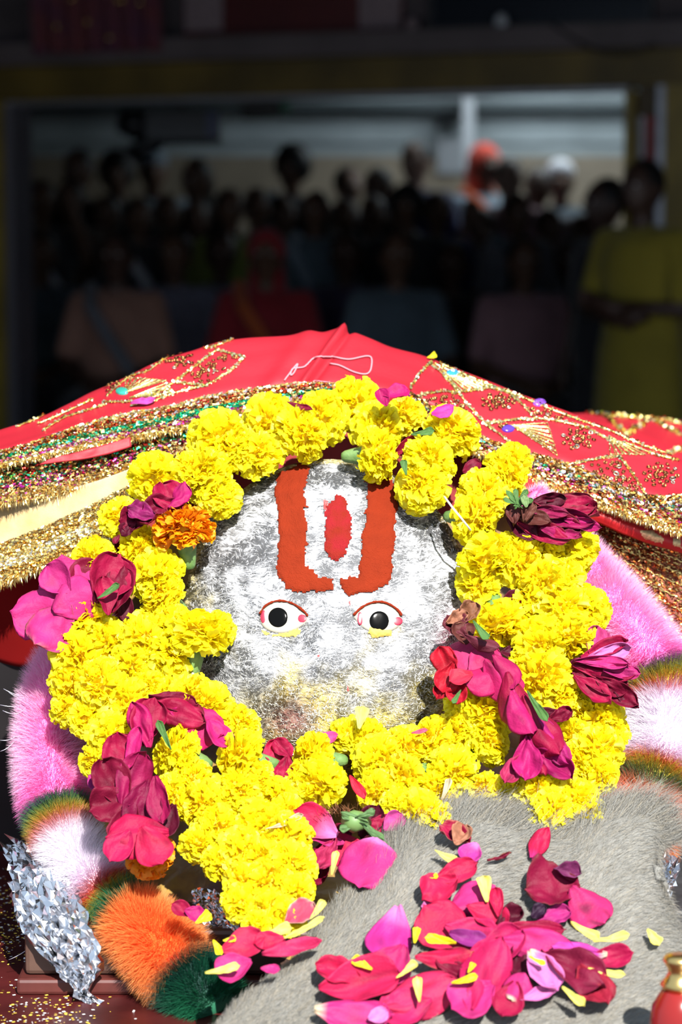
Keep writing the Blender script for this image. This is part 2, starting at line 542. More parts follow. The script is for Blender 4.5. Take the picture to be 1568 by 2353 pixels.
def ellipsoid(c, rx, ry, rz, seg=20, rings=12, fn=None):
    V, F = [], []
    for i in range(rings + 1):
        a = math.pi * i / rings
        for k in range(seg):
            t = 2 * math.pi * k / seg
            V.append(Vector((c[0] + rx * math.sin(a) * math.cos(t), c[1] + ry * math.sin(a) * math.sin(t), c[2] + rz * math.cos(a))))
    for i in range(rings):
        for k in range(seg):
            k2 = (k + 1) % seg; F.append((i * seg + k, (i + 1) * seg + k, (i + 1) * seg + k2, i * seg + k2))
    return V, F

def fused(name, items, voxel=0.014, keep=1.0):
    """one continuous skin around overlapping volumes"""
    V, F = join_vf(items)
    me = mesh_of(name, V, F)
    o = bpy.data.objects.new(name, me); COL.objects.link(o)
    r = o.modifiers.new('r', 'REMESH'); r.mode = 'VOXEL'; r.voxel_size = voxel
    s = o.modifiers.new('s', 'SMOOTH'); s.iterations = 4; s.factor = 0.6
    if keep < 1: dm = o.modifiers.new('d', 'DECIMATE'); dm.ratio = keep
    dg = bpy.context.evaluated_depsgraph_get()
    out = bpy.data.meshes.new_from_object(o.evaluated_get(dg))
    bpy.data.objects.remove(o); bpy.data.meshes.remove(me)
    out.polygons.foreach_set('use_smooth', [True] * len(out.polygons))
    out.name = name
    return out

def body_pose(pose):
    seated = pose == 'seated'
    dz = -0.43 if seated else 0
    S = {}
    for s in (-1, 1):
        sh = Vector((s * .175, 0, 1.40 + dz))
        if pose == 'folded':
            el = Vector((s * .24, -.05, 1.12)); wr = Vector((-s * .02, -.20, 1.10 + .03 * s)); hd = Vector((-s * .10, -.19, 1.12 + .03 * s))
        elif pose == 'raised':
            el = Vector((s * .20, -.22, 1.36)); wr = Vector((s * .05, -.26, 1.62)); hd = Vector((s * .03, -.26, 1.71))
        elif pose == 'phone' and s == 1:
            el = Vector((.24, -.20, 1.28)); wr = Vector((.16, -.30, 1.52)); hd = Vector((.14, -.31, 1.60))
        elif seated:
            el = Vector((s * .25, -.06, 1.12 + dz)); wr = Vector((s * .10, -.28, 1.05 + dz)); hd = Vector((s * .05, -.34, 1.03 + dz))
        else:
            el = Vector((s * .25, .02, 1.12)); wr = Vector((s * .26, -.04, .88)); hd = Vector((s * .26, -.05, .80))
        S[s] = (sh, el, wr, hd)
    if seated:
        legs = {s: (Vector((s * .09, 0, .52)), Vector((s * .12, -.42, .50)), Vector((s * .12, -.40, .09)), Vector((s * .12, -.55, .04))) for s in (-1, 1)}
    else:
        legs = {s: (Vector((s * .09, 0, .90)), Vector((s * .10, -.02, .49)), Vector((s * .10, .02, .09)), Vector((s * .11, -.13, .04))) for s in (-1, 1)}
    return S, legs, dz

def torso(dz, g):
    return [capsule((0, 0, .95 + dz), (0, 0, 1.10 + dz), .145 + g, .128 + g, 16, .82), capsule((0, 0, 1.10 + dz), (0, 0, 1.30 + dz), .128 + g, .150 + g, 16, .8),
            capsule((-.13, 0, 1.385 + dz), (.13, 0, 1.385 + dz), .062 + g, .062 + g), capsule((0, 0, 1.30 + dz), (0, 0, 1.40 + dz), .14 + g, .07 + g, 16, .8)]

def build_person(pose):
    S, legs, dz = body_pose(pose)
    it = torso(dz, 0)
    for s in (-1, 1):
        sh, el, wr, hd = S[s]
        it += [capsule(sh, el, .050, .038), capsule(el, wr, .037, .026), capsule(wr, hd, .028, .036)]
        dirv = (hd - wr).normalized(); sv = dirv.cross(Vector((0, 1, 0) if abs(dirv.y) < .8 else (1, 0, 0))).normalized()
        curl = Vector((0, -1, 0)) if abs(dirv.y) < .8 else Vector((0, 0, -1))
        for k, L in enumerate((.062, .074, .070, .055)):
            b0 = hd + sv * (k - 1.5) * .021 + dirv * .015
            m1 = b0 + dirv * L * .55 + curl * .008; it += [capsule(b0, m1, .0105, .010, 8), capsule(m1, m1 + dirv * L * .4 + curl * .018, .010, .009, 8)]
        b0 = wr + sv * s * .022 + dirv * .02; it.append(capsule(b0, b0 + sv * s * .03 + dirv * .04, .012, .010, 8))
        h, kn, an, to = legs[s]
        it += [capsule(h, kn, .082, .055), capsule(kn, an, .054, .036), capsule(an + Vector((0, .03, -.045)), to, .036, .030)]
    it += [capsule((0, 0, 1.42 + dz), (0, -.01, 1.52 + dz), .052, .048), ellipsoid((0, -.01, 1.62 + dz), .078, .098, .115),
           ellipsoid((0, -.045, 1.56 + dz), .050, .052, .050), capsule((0, -.105, 1.625 + dz), (0, -.122, 1.595 + dz), .010, .016, 8),
           capsule((-.03, -.092, 1.648 + dz), (.03, -.092, 1.648 + dz), .012, .012, 8), capsule((-.016, -.098, 1.558 + dz), (.016, -.098, 1.558 + dz), .009, .009, 8),
           ellipsoid((-.08, 0, 1.61 + dz), .012, .02, .032, 10, 6), ellipsoid((.08, 0, 1.61 + dz), .012, .02, .032, 10, 6)]
    P_ = {'body': fused('person', it, .012, .35)}
    sl = torso(dz, .016)
    for s in (-1, 1):
        sh, el, wr, hd = S[s]; sl.append(capsule(sh, sh.lerp(el, .8), .064, .058))
    if pose == 'folded':
        sl += [capsule((0, 0, .95), (0, 0, .45), .17, .20, 16, .85)]
    P_['shirt'] = fused('shirt', sl, .018, .5)
    tr = [capsule((0, 0, .93 + dz), (0, 0, 1.0 + dz), .155, .150, 16, .85)]
    for s in (-1, 1):
        h, kn, an, to = legs[s]; tr += [capsule(h, kn, .098, .078), capsule(kn, an + (kn - an) * .12, .076, .062)]
    P_['trousers'] = fused('trousers', tr, .02, .5)
    P_['dz'] = dz
    return P_

def hair_mesh(kind, dz):
    c = (0, -.01, 1.62 + dz)
    it = [ellipsoid((0, .012, c[2] + .022), .088, .098, .105)]
    if kind == 'bun': it += [ellipsoid((0, .05, c[2] + .10), .06, .06, .055)]
    if kind == 'bushy': it = [ellipsoid((0, .012, c[2] + .03), .115, .11, .125)]
    if kind == 'long': it += [capsule((0, .055, c[2]), (0, .075, c[2] - .22), .075, .06)]
    if kind == 'headscarf': it = [ellipsoid((0, .01, c[2] + .025), .096, .108, .110), capsule((0, .05, c[2] - .02), (0, .05, c[2] - .2), .085, .10)]
    if kind == 'cap': it = [ellipsoid((0, .0, c[2] + .055), .090, .104, .078)]
    return fused('hair', it, .012, .5)

POSES = {p: build_person(p) for p in ('stand', 'folded', 'raised', 'phone', 'seated')}
HAIRS = {}
M_skin = mat('skin_brown', (0.12, 0.06, 0.035), 0.55, var=0.2, vscale=12)
M_skin2 = mat('skin_light_brown', (0.42, 0.27, 0.20), 0.5, var=0.15, vscale=12)
M_skin3 = mat('skin_deep_brown', (0.07, 0.035, 0.024), 0.5, var=0.2, vscale=12)
M_hair = mat('black_hair', (0.010, 0.009, 0.009), 0.5, var=0.3, vscale=60)
M_eye = mat('eye_white_far', (0.5, 0.48, 0.45), 0.4)
def cloth_mat(n, c): return mat(n, c, 0.85, var=0.2, vscale=6, sheen=0.2)
C = dict(navy=(.015, .022, .10), dark=(.025, .025, .03), grey=(.16, .16, .18), paleblue=(.24, .30, .36), peach=(.34, .17, .12), lav=(.26, .25, .33),
         red=(.30, .010, .018), purple=(.075, .055, .12), yellow=(.30, .235, .018), olive=(.16, .18, .03), white=(.55, .55, .58), brown=(.09, .05, .035),
         pinkish=(.38, .2, .22), black=(.012, .012, .014), orange=(.55, .10, .02), slate=(.10, .14, .17), magenta=(.5, .03, .14), scarlet=(.65, .06, .03), green=(.03, .10, .06))
eye_v = ellipsoid((0, 0, 0), .011, .006, .006, 8, 6); EYE = mesh_of('eye', *eye_v)

def person(px, py, Y, label, pose='stand', shirt='dark', legs='dark', hair='short', hairc='black', skin=M_skin, rz=0.0, group='worshippers watching in the hall', drape_or_gleam=None):
    pr = POSES[pose]; dz = pr['dz']
    h = P(px, py, Y)
    sc = h.z / (1.62 + dz)
    if pose == 'seated': sc = min(max(sc, .86), 1.05)
    else: sc = min(max(sc, .82), 1.12)
    base = Vector((h.x, Y, 0))
    o = bpy.data.objects.new('person', pr['body']); COL.objects.link(o)
    if not pr['body'].materials: pr['body'].materials.append(M_skin)
    own_material(o, skin)
    o.location = base; o.rotation_euler = (0, 0, rz); o.scale = (sc, sc, sc)
    tag(o, label, 'person', group)
    def ch(nm, me, m):
        if not me.materials: me.materials.append(m)
        c = bpy.data.objects.new(nm, me); COL.objects.link(c); c.parent = o; own_material(c, m); return c
    ch('shirt', pr['shirt'], cloth_mat('cloth_' + shirt, C[shirt]))
    ch('trousers', pr['trousers'], cloth_mat('cloth_' + legs, C[legs]))
    key = (hair, dz)
    if key not in HAIRS: HAIRS[key] = hair_mesh(hair, dz)
    ch('hair' if hairc == 'black' else 'headwear', HAIRS[key], M_hair if hairc == 'black' else cloth_mat('cloth_' + hairc, C[hairc]))
    for s in (-1, 1):
        e = ch('eye', EYE, M_eye); e.location = (s * .031, -.098, 1.632 + dz)
    if drape_or_gleam:
        k2 = ('drape_or_gleam', dz)
        if k2 not in HAIRS:
            pts = [(-.10, .12, 1.30), (-.13, .02, 1.475), (-.10, -.12, 1.38), (.02, -.165, 1.20), (.12, -.155, 1.05)]
            HAIRS[k2] = fused('scarf_gleam_strip', [capsule(Vector(a) + Vector((0, 0, dz)), Vector(b) + Vector((0, 0, dz)), .036, .036) for a, b in zip(pts, pts[1:])], .016, .6)
        ch('scarf_gleam_strip', HAIRS[k2], cloth_mat('cloth_' + drape_or_gleam, C[drape_or_gleam]))  # white and pale strips imitate gleams of light; other colours are worn cloth
    return o

G1 = 'worshippers standing at the back of the hall'; G2 = 'worshippers standing in the middle of the hall'; G3 = 'worshippers seated in front'
L = 'dark haired person '
person(1478, 432, 9.55, 'person in long yellow kurta standing with folded arms before the door post', 'folded', 'yellow', 'yellow', 'short', skin=M_skin3, rz=R(-42), group='people at the door post')
person(1392, 468, 10.3, 'person in dark clothes standing just beside the one in yellow kurta', 'stand', 'dark', 'dark', 'short', skin=M_skin3, rz=R(-60), group='people at the door post')
B = [(180, 392, 'person with dark hair and dark shirt standing nearest the left door post', 'dark', 'short', None, 'stand'),
     (268, 402, 'person with dark hair in black shirt standing beneath the gap left of the projector', 'black', 'bushy', None, 'stand'),
     (352, 392, 'person in pale blue shirt standing directly under the projector', 'paleblue', 'cap', None, 'stand'),
     (452, 412, 'person with long dark hair standing right of the projector', 'brown', 'long', None, 'stand'),
     (672, 388, 'person with big round bushy hair standing in the hall', 'dark', 'bushy', 'paleblue', 'stand'),
     (800, 428, 'person with dark hair and grey shirt between the bushy haired and tallest ones', 'grey', 'short', 'white', 'stand'),
     (868, 432, 'person in black shirt standing close behind the tallest person', 'black', 'short', None, 'stand'),
     (956, 335, 'tallest person, pale lit face and navy shirt, in front of the small board', 'navy', 'short', None, 'stand'),
     (1114, 382, 'person wearing a bright red headscarf and orange shawl', 'paleblue', 'headscarf', 'orange', 'stand'),
     (1170, 412, 'person with dark hair close behind the red headscarf', 'pinkish', 'short', None, 'stand'),
     (1238, 432, 'person in grey shirt with head bent, beside the white cap', 'grey', 'short', None, 'stand'),
     (1288, 415, 'person wearing a white cap by the yellow door post', 'slate', 'cap', 'magenta', 'stand')]
for i, (px, py, lb, sh, hr, dr, po) in enumerate(B):
    hc_ = 'black'
    if hr == 'headscarf': hc_ = 'scarlet'
    if hr == 'cap': hc_ = 'white' if px > 1000 else 'paleblue'
    sk = M_skin2 if px in (956, 1170) else M_skin
    person(px, py, 14.78 + (i % 3) * .42, lb, po, sh, 'dark', hr, hc_, sk, R(rng.uniform(-35, 35)), G1, dr)
Mid = [(95, 462, 'person in dark shirt with pale light-gleam strip standing against the left door post', 'dark', 'short', 'white', 'phone'),
       (160, 462, 'person in brown shirt raising one hand near the left door post', 'brown', 'short', None, 'phone'),
       (245, 492, 'person in black with long hair and pale light-gleam strip behind the bearded one in peach', 'black', 'long', 'paleblue', 'stand'),
       (318, 500, 'person in dark shirt with white light-gleam strip under the pale blue shirt', 'dark', 'short', 'white', 'stand'),
       (385, 492, 'person raising a pink sleeved arm in the middle rows', 'pinkish', 'short', None, 'phone'),
       (452, 502, 'person in slate shirt with white light-gleam strip behind the lavender shirts', 'slate', 'short', 'white', 'stand'),
       (528, 480, 'person in olive green shirt in the middle rows', 'olive', 'long', None, 'stand'),
       (590, 478, 'person in dark shirt with pale light-gleam strip between olive shirt and bushy hair', 'dark', 'short', 'white', 'stand'),
       (648, 492, 'person in brown shirt just before the bushy haired one', 'brown', 'short', 'pinkish', 'phone'),
       (725, 485, 'person in slate shirt with pale light-gleam strip beside the bushy haired one', 'slate', 'long', 'paleblue', 'stand'),
       (792, 500, 'person in black shirt above the purple shirt', 'black', 'short', None, 'stand'),
       (858, 492, 'person in dark shirt with white light-gleam strip below the tallest person', 'dark', 'short', 'white', 'phone'),
       (935, 478, 'person in black shirt standing directly before the tallest person', 'black', 'bushy', None, 'stand'),
       (1005, 486, 'person in navy shirt with white light-gleam strip left of the red headscarf', 'navy', 'short', 'white', 'stand'),
       (1108, 520, 'person in black with both bare arms raised together overhead', 'black', 'short', None, 'raised'),
       (1190, 490, 'person in grey shirt standing below the red headscarf', 'grey', 'short', 'slate', 'stand'),
       (1262, 520, 'person in black shirt below the white cap', 'black', 'short', 'paleblue', 'phone'),
       (1335, 530, 'person in dark slate shirt standing close to the yellow kurta', 'slate', 'short', None, 'stand')]
for i, (px, py, lb, sh, hr, dr, po) in enumerate(Mid):
    person(px, py, 13.4 + (i % 3) * .42, lb, po, sh, 'dark', hr, 'black', M_skin, R(rng.uniform(-35, 35)), G2, dr)
Fr = [(92, 582, 'person in grey blue shirt seated at the left end of the front row', 'slate', 'short', None),
      (268, 590, 'person in peach shirt seated in the front row with folded hands', 'peach', 'short', 'grey'),
      (402, 585, 'person in lavender shirt seated just right of the peach shirt', 'lav', 'short', None),
      (508, 580, 'person in lavender shirt seated next to the one draped in red', 'lav', 'short', None),
      (612, 585, 'person draped in red with an orange edge seated in the front row', 'red', 'headscarf', 'orange'),
      (798, 580, 'person in dark purple shirt seated in the front row', 'purple', 'short', None),
      (912, 588, 'person in slate blue shirt seated right of the purple shirt', 'slate', 'short', None),
      (1040, 610, 'person in black shirt seated before the raised arms', 'black', 'short', None),
      (1205, 600, 'person in pinkish shirt seated right of the raised arms', 'pinkish', 'long', None),
      (1318, 600, 'person in pale lavender shirt seated nearest the yellow kurta', 'lav', 'short', None)]
for i, (px, py, lb, sh, hr, dr) in enumerate(Fr):
    person(px, py, 12.0 if px in (268, 612, 912, 1205) else (13.3 if px == 508 else 12.87), lb, 'seated', sh, 'lav' if sh == 'lav' else 'dark', hr, 'red' if hr == 'headscarf' else 'black', M_skin3 if i % 2 else M_skin, R(rng.uniform(-15, 15)), G3, dr)
be = empty('bench', (0, 12.05, 0)); tag(be, 'long low wooden bench under the front row of worshippers', 'bench')
mb = mat('dark_bench_wood', (0.06, 0.035, 0.02), 0.6)
box('seat', -1.3, 1.15, 11.86, 12.16, .395, .425, mb, be, bevel=.006)
for x in (-1.2, -.1, 1.05): box('leg', x - .03, x + .03, 11.95, 12.12, 0, .395, mb, be)
be = empty('bench', (0, 12.89, 0)); tag(be, 'second low wooden bench, under the worshippers seated behind the front ones', 'bench')
box('seat', -1.75, 1.5, 12.75, 13.05, .395, .425, mb, be, bevel=.006)
for x in (-1.65, -.1, 1.4): box('leg', x - .03, x + .03, 12.83, 12.99, 0, .395, mb, be)
# ================================================================ the shrine
M_fur = mat('fur_fibre', attr='Col', rough=0.5, spec=0.4, trans=0.5)
M_furcore = mat('fur_core', attr='Col', rough=0.8)
M_tin = mat('tinsel_foil', attr='Col', rough=0.24, metal=1.0)
TZ = P(60, 2300, 1.93).z          # table top height

def vcol(me, cols):
    at = me.attributes.new('Col', 'FLOAT_COLOR', 'POINT')
    c = np.concatenate([np.array(cols, float), np.ones((len(cols), 1))], axis=1)
    at.data.foreach_set('color', c.reshape(-1).astype(np.float32))

# ---- table and stone plinth
tb = empty('altar_table', (0, 1.9, 0)); tag(tb, 'dark maroon painted table carrying the whole shrine', 'table')
M_tab = mat('maroon_table_paint', (0.085, 0.012, 0.012), 0.35, var=0.6, vscale=14, bump=0.15)
box('table_top', -.85, .85, 1.35, 2.44, TZ - .05, TZ, M_tab, tb, bevel=.004)
for x in (-.78, .78):
    for y in (1.42, 2.36): box('leg', x - .04, x + .04, y - .04, y + .04, 0, TZ - .05, M_tab, tb)
# powder and silver specks scattered on the table
n = 900
pos = np.zeros((n, 3))
src = [P(40, 2130, 2.12), P(20, 2040, 2.25), P(60, 2320, 1.9), P(150, 2340, 1.88)]
for i in range(n):
    s = src[rng.choice(4, p=[.45, .2, .2, .15])]
    pos[i] = (s.x + rng.normal() * .022, min(max(s.y + rng.normal() * .05, 1.4), 2.42), TZ + .0008)
aa = unit(rng.normal(size=(n, 3)) * (1, 1, .15)); bb = np.cross(aa, (0, 0, 1.0)); sz = (rng.uniform(.0003, .0013, n))[:, None]
cl = np.where(rng.random((n, 1)) < .6, np.array([[.75, .5, .06]]), np.array([[.75, .75, .75]]))
o = chips('powder_specks', pos, aa * sz, bb * sz, cl, mat('powder', attr='Col', rough=.9), tb)
# plinth
pe = empty('stone_plinth', (0, 2.05, TZ)); tag(pe, 'brown mottled stone block under the shrine on the maroon table', 'plinth')
M_pl = mat('brown_marble', (0.10, 0.055, 0.04), 0.35, col2=(0.045, 0.022, 0.018), vscale=18, bump=.1)
xl = P(62, 2200, 1.97).x
PH = P(60, 2125, 1.97).z - TZ
box('block', xl, .27, 1.955, 2.30, TZ + .014, TZ + PH, M_pl, pe, bevel=.004)
box('foot_slab', xl - .006, .285, 1.945, 2.31, TZ, TZ + .0135, mat('dark_red_stone', (0.10, 0.022, 0.018), .4, var=.4, vscale=30), pe, bevel=.003)

# ---- rock body of the idol and its silvered face
idol = empty('idol', P(757, 1700, 2.15)); tag(idol, 'stone idol with silvered domed face, red painted forehead mark and inlaid eyes', 'idol')
tilt = R(25)
FC = P(757, 1400, 2.125); FU = Vector((0, math.sin(tilt), math.cos(tilt))); FN = Vector((0, -math.cos(tilt), math.sin(tilt))); FX = Vector((1, 0, 0))
V, F, cols = [], [], []
NR, NT = 90, 220
def face_pt(r, t):
    rx = .129; ru = .142 if math.sin(t) > 0 else .140
    x, y = rx * math.cos(t), ru * math.sin(t)
    if r <= 1:
        h = .032 * (1 - r ** 3.0)
        q = Vector((x * r, y * r, 0))
        h += .0012 * noise.noise(q * 22) + .0005 * noise.noise(q * 70)
        # low brow, nose and cheek relief
        h += .006 * math.exp(-((x * r) / .022) ** 2 - ((y * r + .045) / .035) ** 2)
        return FC + FX * x * r + FU * y * r + FN * h
    return FC + FX * x + FU * y - FN * (r - 1) * .14
def to_px(p):
    d = Vector(p) - Vector((0, 0, CAM_Z))
    w = d.y * cp - d.z * sp; hh = d.y * sp + d.z * cp
    return 784 + F_PX * d.x / w, 1176.5 - F_PX * hh / w
for i in range(NR + 1):
    r = i / NR * 1.0 if i <= 80 else None
    r = (i / 80) if i <= 80 else 1 + (i - 80) / 10 * .5
    r = max(r, .001)
    for k in range(NT):
        t = 2 * math.pi * k / NT
        p = face_pt(r, t); V.append(p)
        px, py = to_px(p)
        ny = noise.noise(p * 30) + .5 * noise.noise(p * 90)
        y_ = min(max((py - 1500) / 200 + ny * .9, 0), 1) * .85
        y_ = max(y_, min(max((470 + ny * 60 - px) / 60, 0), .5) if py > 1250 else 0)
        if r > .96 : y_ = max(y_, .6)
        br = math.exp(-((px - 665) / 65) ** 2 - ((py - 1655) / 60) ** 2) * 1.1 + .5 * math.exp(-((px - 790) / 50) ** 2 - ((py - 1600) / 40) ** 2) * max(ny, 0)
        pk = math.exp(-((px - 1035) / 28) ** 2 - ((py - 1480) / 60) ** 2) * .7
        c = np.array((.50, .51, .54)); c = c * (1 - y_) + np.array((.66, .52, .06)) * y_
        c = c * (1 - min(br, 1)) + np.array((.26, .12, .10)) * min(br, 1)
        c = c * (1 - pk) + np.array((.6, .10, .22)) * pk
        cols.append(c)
for i in range(NR):
    for k in range(NT):
        k2 = (k + 1) % NT; F.append((i * NT + k, i * NT + k2, (i + 1) * NT + k2, (i + 1) * NT + k))
F.append(tuple(range(NT))[::-1])
FACE_BVH = BVHTree.FromPolygons(V, F)

m = bpy.data.materials.new('silver_leaf'); m.use_nodes = True; MATS['silver_leaf'] = m
nt = m.node_tree; N = nt.nodes; L = nt.links; b = N['Principled BSDF']
at = N.new('ShaderNodeAttribute'); at.attribute_name = 'Col'
tc = N.new('ShaderNodeTexCoord')
wz = N.new('ShaderNodeTexNoise'); wz.inputs['Scale'].default_value = 26; wz.inputs['Detail'].default_value = 3
L.new(tc.outputs['Object'], wz.inputs['Vector'])
wa = N.new('ShaderNodeVectorMath'); wa.operation = 'MULTIPLY_ADD'
L.new(wz.outputs['Color'], wa.inputs[0]); wa.inputs[1].default_value = (.030, .030, .030); L.new(tc.outputs['Object'], wa.inputs[2])
fib = []
for rot, sc in ((0.5, (110, 110, 620)), (1.3, (110, 110, 560)), (-.7, (130, 130, 680))):
    mp = N.new('ShaderNodeMapping'); mp.inputs['Rotation'].default_value = (.4 * rot, rot, .2); mp.inputs['Scale'].default_value = sc
    L.new(wa.outputs['Vector'], mp.inputs['Vector'])
    nz = N.new('ShaderNodeTexNoise'); nz.inputs['Scale'].default_value = 1.0; nz.inputs['Detail'].default_value = 5; nz.inputs['Distortion'].default_value = 1.2
    L.new(mp.outputs['Vector'], nz.inputs['Vector']); fib.append(nz.outputs['Fac'])
mx1 = N.new('ShaderNodeMath'); mx1.operation = 'MAXIMUM'; L.new(fib[0], mx1.inputs[0]); L.new(fib[1], mx1.inputs[1])
mx2 = N.new('ShaderNodeMath'); mx2.operation = 'MAXIMUM'; L.new(mx1.outputs[0], mx2.inputs[0]); L.new(fib[2], mx2.inputs[1])
bg_n = N.new('ShaderNodeTexNoise'); bg_n.inputs['Scale'].default_value = 45; bg_n.inputs['Detail'].default_value = 6
L.new(tc.outputs['Object'], bg_n.inputs['Vector'])
hv = N.new('ShaderNodeMix'); hv.data_type = 'FLOAT'; hv.inputs[0].default_value = .42
L.new(mx2.outputs[0], hv.inputs[2]); L.new(bg_n.outputs['Fac'], hv.inputs[3])
rp = N.new('ShaderNodeValToRGB'); rp.color_ramp.elements[0].position = .50; rp.color_ramp.elements[1].position = .64
L.new(hv.outputs[0], rp.inputs['Fac'])
# polished grey leaf against torn matt white leaf
mm = N.new('ShaderNodeMapRange'); mm.inputs['To Min'].default_value = .9; mm.inputs['To Max'].default_value = .2
L.new(rp.outputs['Color'], mm.inputs['Value']); L.new(mm.outputs['Result'], b.inputs['Metallic'])
b.inputs['Roughness'].default_value = .62
dk = N.new('ShaderNodeMapRange'); dk.inputs['To Min'].default_value = .20; dk.inputs['To Max'].default_value = 1.15
L.new(rp.outputs['Color'], dk.inputs['Value'])
vm = N.new('ShaderNodeVectorMath'); vm.operation = 'SCALE'; L.new(at.outputs['Color'], vm.inputs[0]); L.new(dk.outputs['Result'], vm.inputs['Scale'])
L.new(vm.outputs['Vector'], b.inputs['Base Color'])
bp = N.new('ShaderNodeBump'); bp.inputs['Strength'].default_value = .6; bp.inputs['Distance'].default_value = .0010
L.new(mx2.outputs[0], bp.inputs['Height']); L.new(bp.outputs['Normal'], b.inputs['Normal'])
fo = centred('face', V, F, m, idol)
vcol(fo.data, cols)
# torn silver-leaf fibres lying on the face
n = 22000
rr = np.sqrt(rng.random(n)) * .985; tt = rng.random(n) * 2 * math.pi; tt[13000:] = math.pi + rng.random(n - 13000) * math.pi
p0 = np.zeros((n, 3)); p1 = p0.copy(); p2 = p0.copy(); wd = np.zeros(n); cc = np.zeros((n, 3))
for i in range(n):
    a = face_pt(rr[i], tt[i])
    loc_, nr_, _, _ = FACE_BVH.find_nearest(a)
    if nr_.dot(FN) < 0: nr_ = -nr_
    ang = 2.6 * noise.noise(a * 26) * 2 + rng.normal() * .8
    d = (FX * math.cos(ang) + FU * math.sin(ang)); d = (d - nr_ * d.dot(nr_)).normalized()
    ln = rng.uniform(.0012, .0042); bd = d.cross(nr_) * ln * rng.normal() * .3
    p0[i] = a + nr_ * .0002; p1[i] = a + d * ln * .5 + bd + nr_ * rng.uniform(.0003, .0010); p2[i] = a + d * ln + nr_ * rng.uniform(.0002, .0012)
    px, py = to_px(a); q = min(max((py - 1540) / 260, 0), .55) * rng.random()
    cc[i] = np.array((.93, .94, .96)) * (1 - q) + np.array((.85, .72, .2)) * q
    wd[i] = rng.uniform(.00006, .00022)
ribbons('silver_leaf_fibres', p0, p1, p2, wd, cc, mat('leaf_fibre', attr='Col', rough=.32, metal=.45), idol)

def inside(poly, x, y):
    """signed distance (positive inside) to a polygon in photo pixels"""
    n = len(poly); c = False; dm = 1e9
    for i in range(n):
        x1, y1 = poly[i]; x2, y2 = poly[(i + 1) % n]
        if (y1 > y) != (y2 > y) and x < (x2 - x1) * (y - y1) / (y2 - y1) + x1: c = not c
        dx, dy = x2 - x1, y2 - y1
        t = max(0, min(1, ((x - x1) * dx + (y - y1) * dy) / (dx * dx + dy * dy + 1e-9)))
        dm = min(dm, math.hypot(x - x1 - t * dx, y - y1 - t * dy))
    return dm if c else -dm

def relief(name, poly, bv, m, parent, step=3.0, thick=.0024, rag=7.0, grain=.0006):
    """thick crumbly paint laid on a surface inside an outline"""
    xs = [p[0] for p in poly]; ys = [p[1] for p in poly]
    gx = np.arange(min(xs) - 6, max(xs) + 6, step); gy = np.arange(min(ys) - 6, max(ys) + 6, step)
    idx, V, F = {}, [], []
    for j, y in enumerate(gy):
        for i, x in enumerate(gx):
            s = inside(poly, x, y) + rag * (noise.noise(Vector((x * .045, y * .045, 3))) + .8 * noise.noise(Vector((x * .16, y * .16, 9))))
            if s < 0: continue
            a, nr = hit(bv, x, y)
            if a is None: continue
            hgt = thick * min(s / 9, 1) ** .6 + grain * noise.noise(a * 500) * min(s / 6, 1) + .0008 * noise.noise(a * 110) + .00025
            idx[(i, j)] = len(V); V.append(a + nr * hgt)
    for (i, j), q in idx.items():
        if (i + 1, j) in idx and (i, j + 1) in idx and (i + 1, j + 1) in idx:
            F.append((q, idx[(i, j + 1)], idx[(i + 1, j + 1)], idx[(i + 1, j)]))
    return centred(name, V, F, m, parent)

M_verm = mat('vermilion_paste', (0.215, 0.020, 0.004), 0.85, var=.12, vscale=60, spec=.15, bump=.7, bscale=900)
M_verm2 = mat('crimson_paste', (0.25, 0.010, 0.014), 0.8, col2=(0.20, 0.014, 0.005), vscale=70, spec=.15, bump=.7, bscale=900)
Uleft = [(640, 1085), (700, 1060), (716, 1076), (705, 1112), (706, 1180), (708, 1250), (704, 1298), (735, 1325), (768, 1328), (772, 1362), (735, 1362), (690, 1366), (655, 1352), (635, 1312), (640, 1250), (635, 1180), (632, 1120)]
Uright = [(835, 1084), (850, 1080), (890, 1094), (918, 1130), (912, 1180), (908, 1240), (905, 1310), (895, 1346), (858, 1362), (800, 1370), (790, 1362), (776, 1330), (820, 1322), (828, 1290), (830, 1240), (838, 1180), (842, 1130)]
Drop = [(778, 1134), (800, 1155), (808, 1190), (806, 1240), (798, 1275), (780, 1292), (755, 1285), (740, 1255), (745, 1200), (752, 1160)]
relief('forehead_mark', Uleft, FACE_BVH, M_verm, idol)['label'] = 'orange-red curved bar of forehead mark, eye side with the pointed corner'
relief('forehead_mark', Uright, FACE_BVH, M_verm, idol)['label'] = 'orange-red curved bar of forehead mark with chipped top'
relief('forehead_drop', Drop, FACE_BVH, M_verm2, idol, thick=.0020)['label'] = 'crimson drop painted between the two bars'
M_smear = mat('red_smear', (0.45, 0.06, 0.06), .8, var=.5, vscale=120)
for q in ([(742, 1148), (756, 1142), (754, 1175), (744, 1172)], [(800, 1382), (806, 1380), (807, 1392), (802, 1394)], [(728, 1504), (735, 1503), (735, 1511), (729, 1511)],
          [(796, 1576), (801, 1574), (803, 1588), (798, 1590)]):
    relief('red_speck', q, FACE_BVH, M_smear, idol, step=1.6, thick=.0004, rag=1.5, grain=.0001)

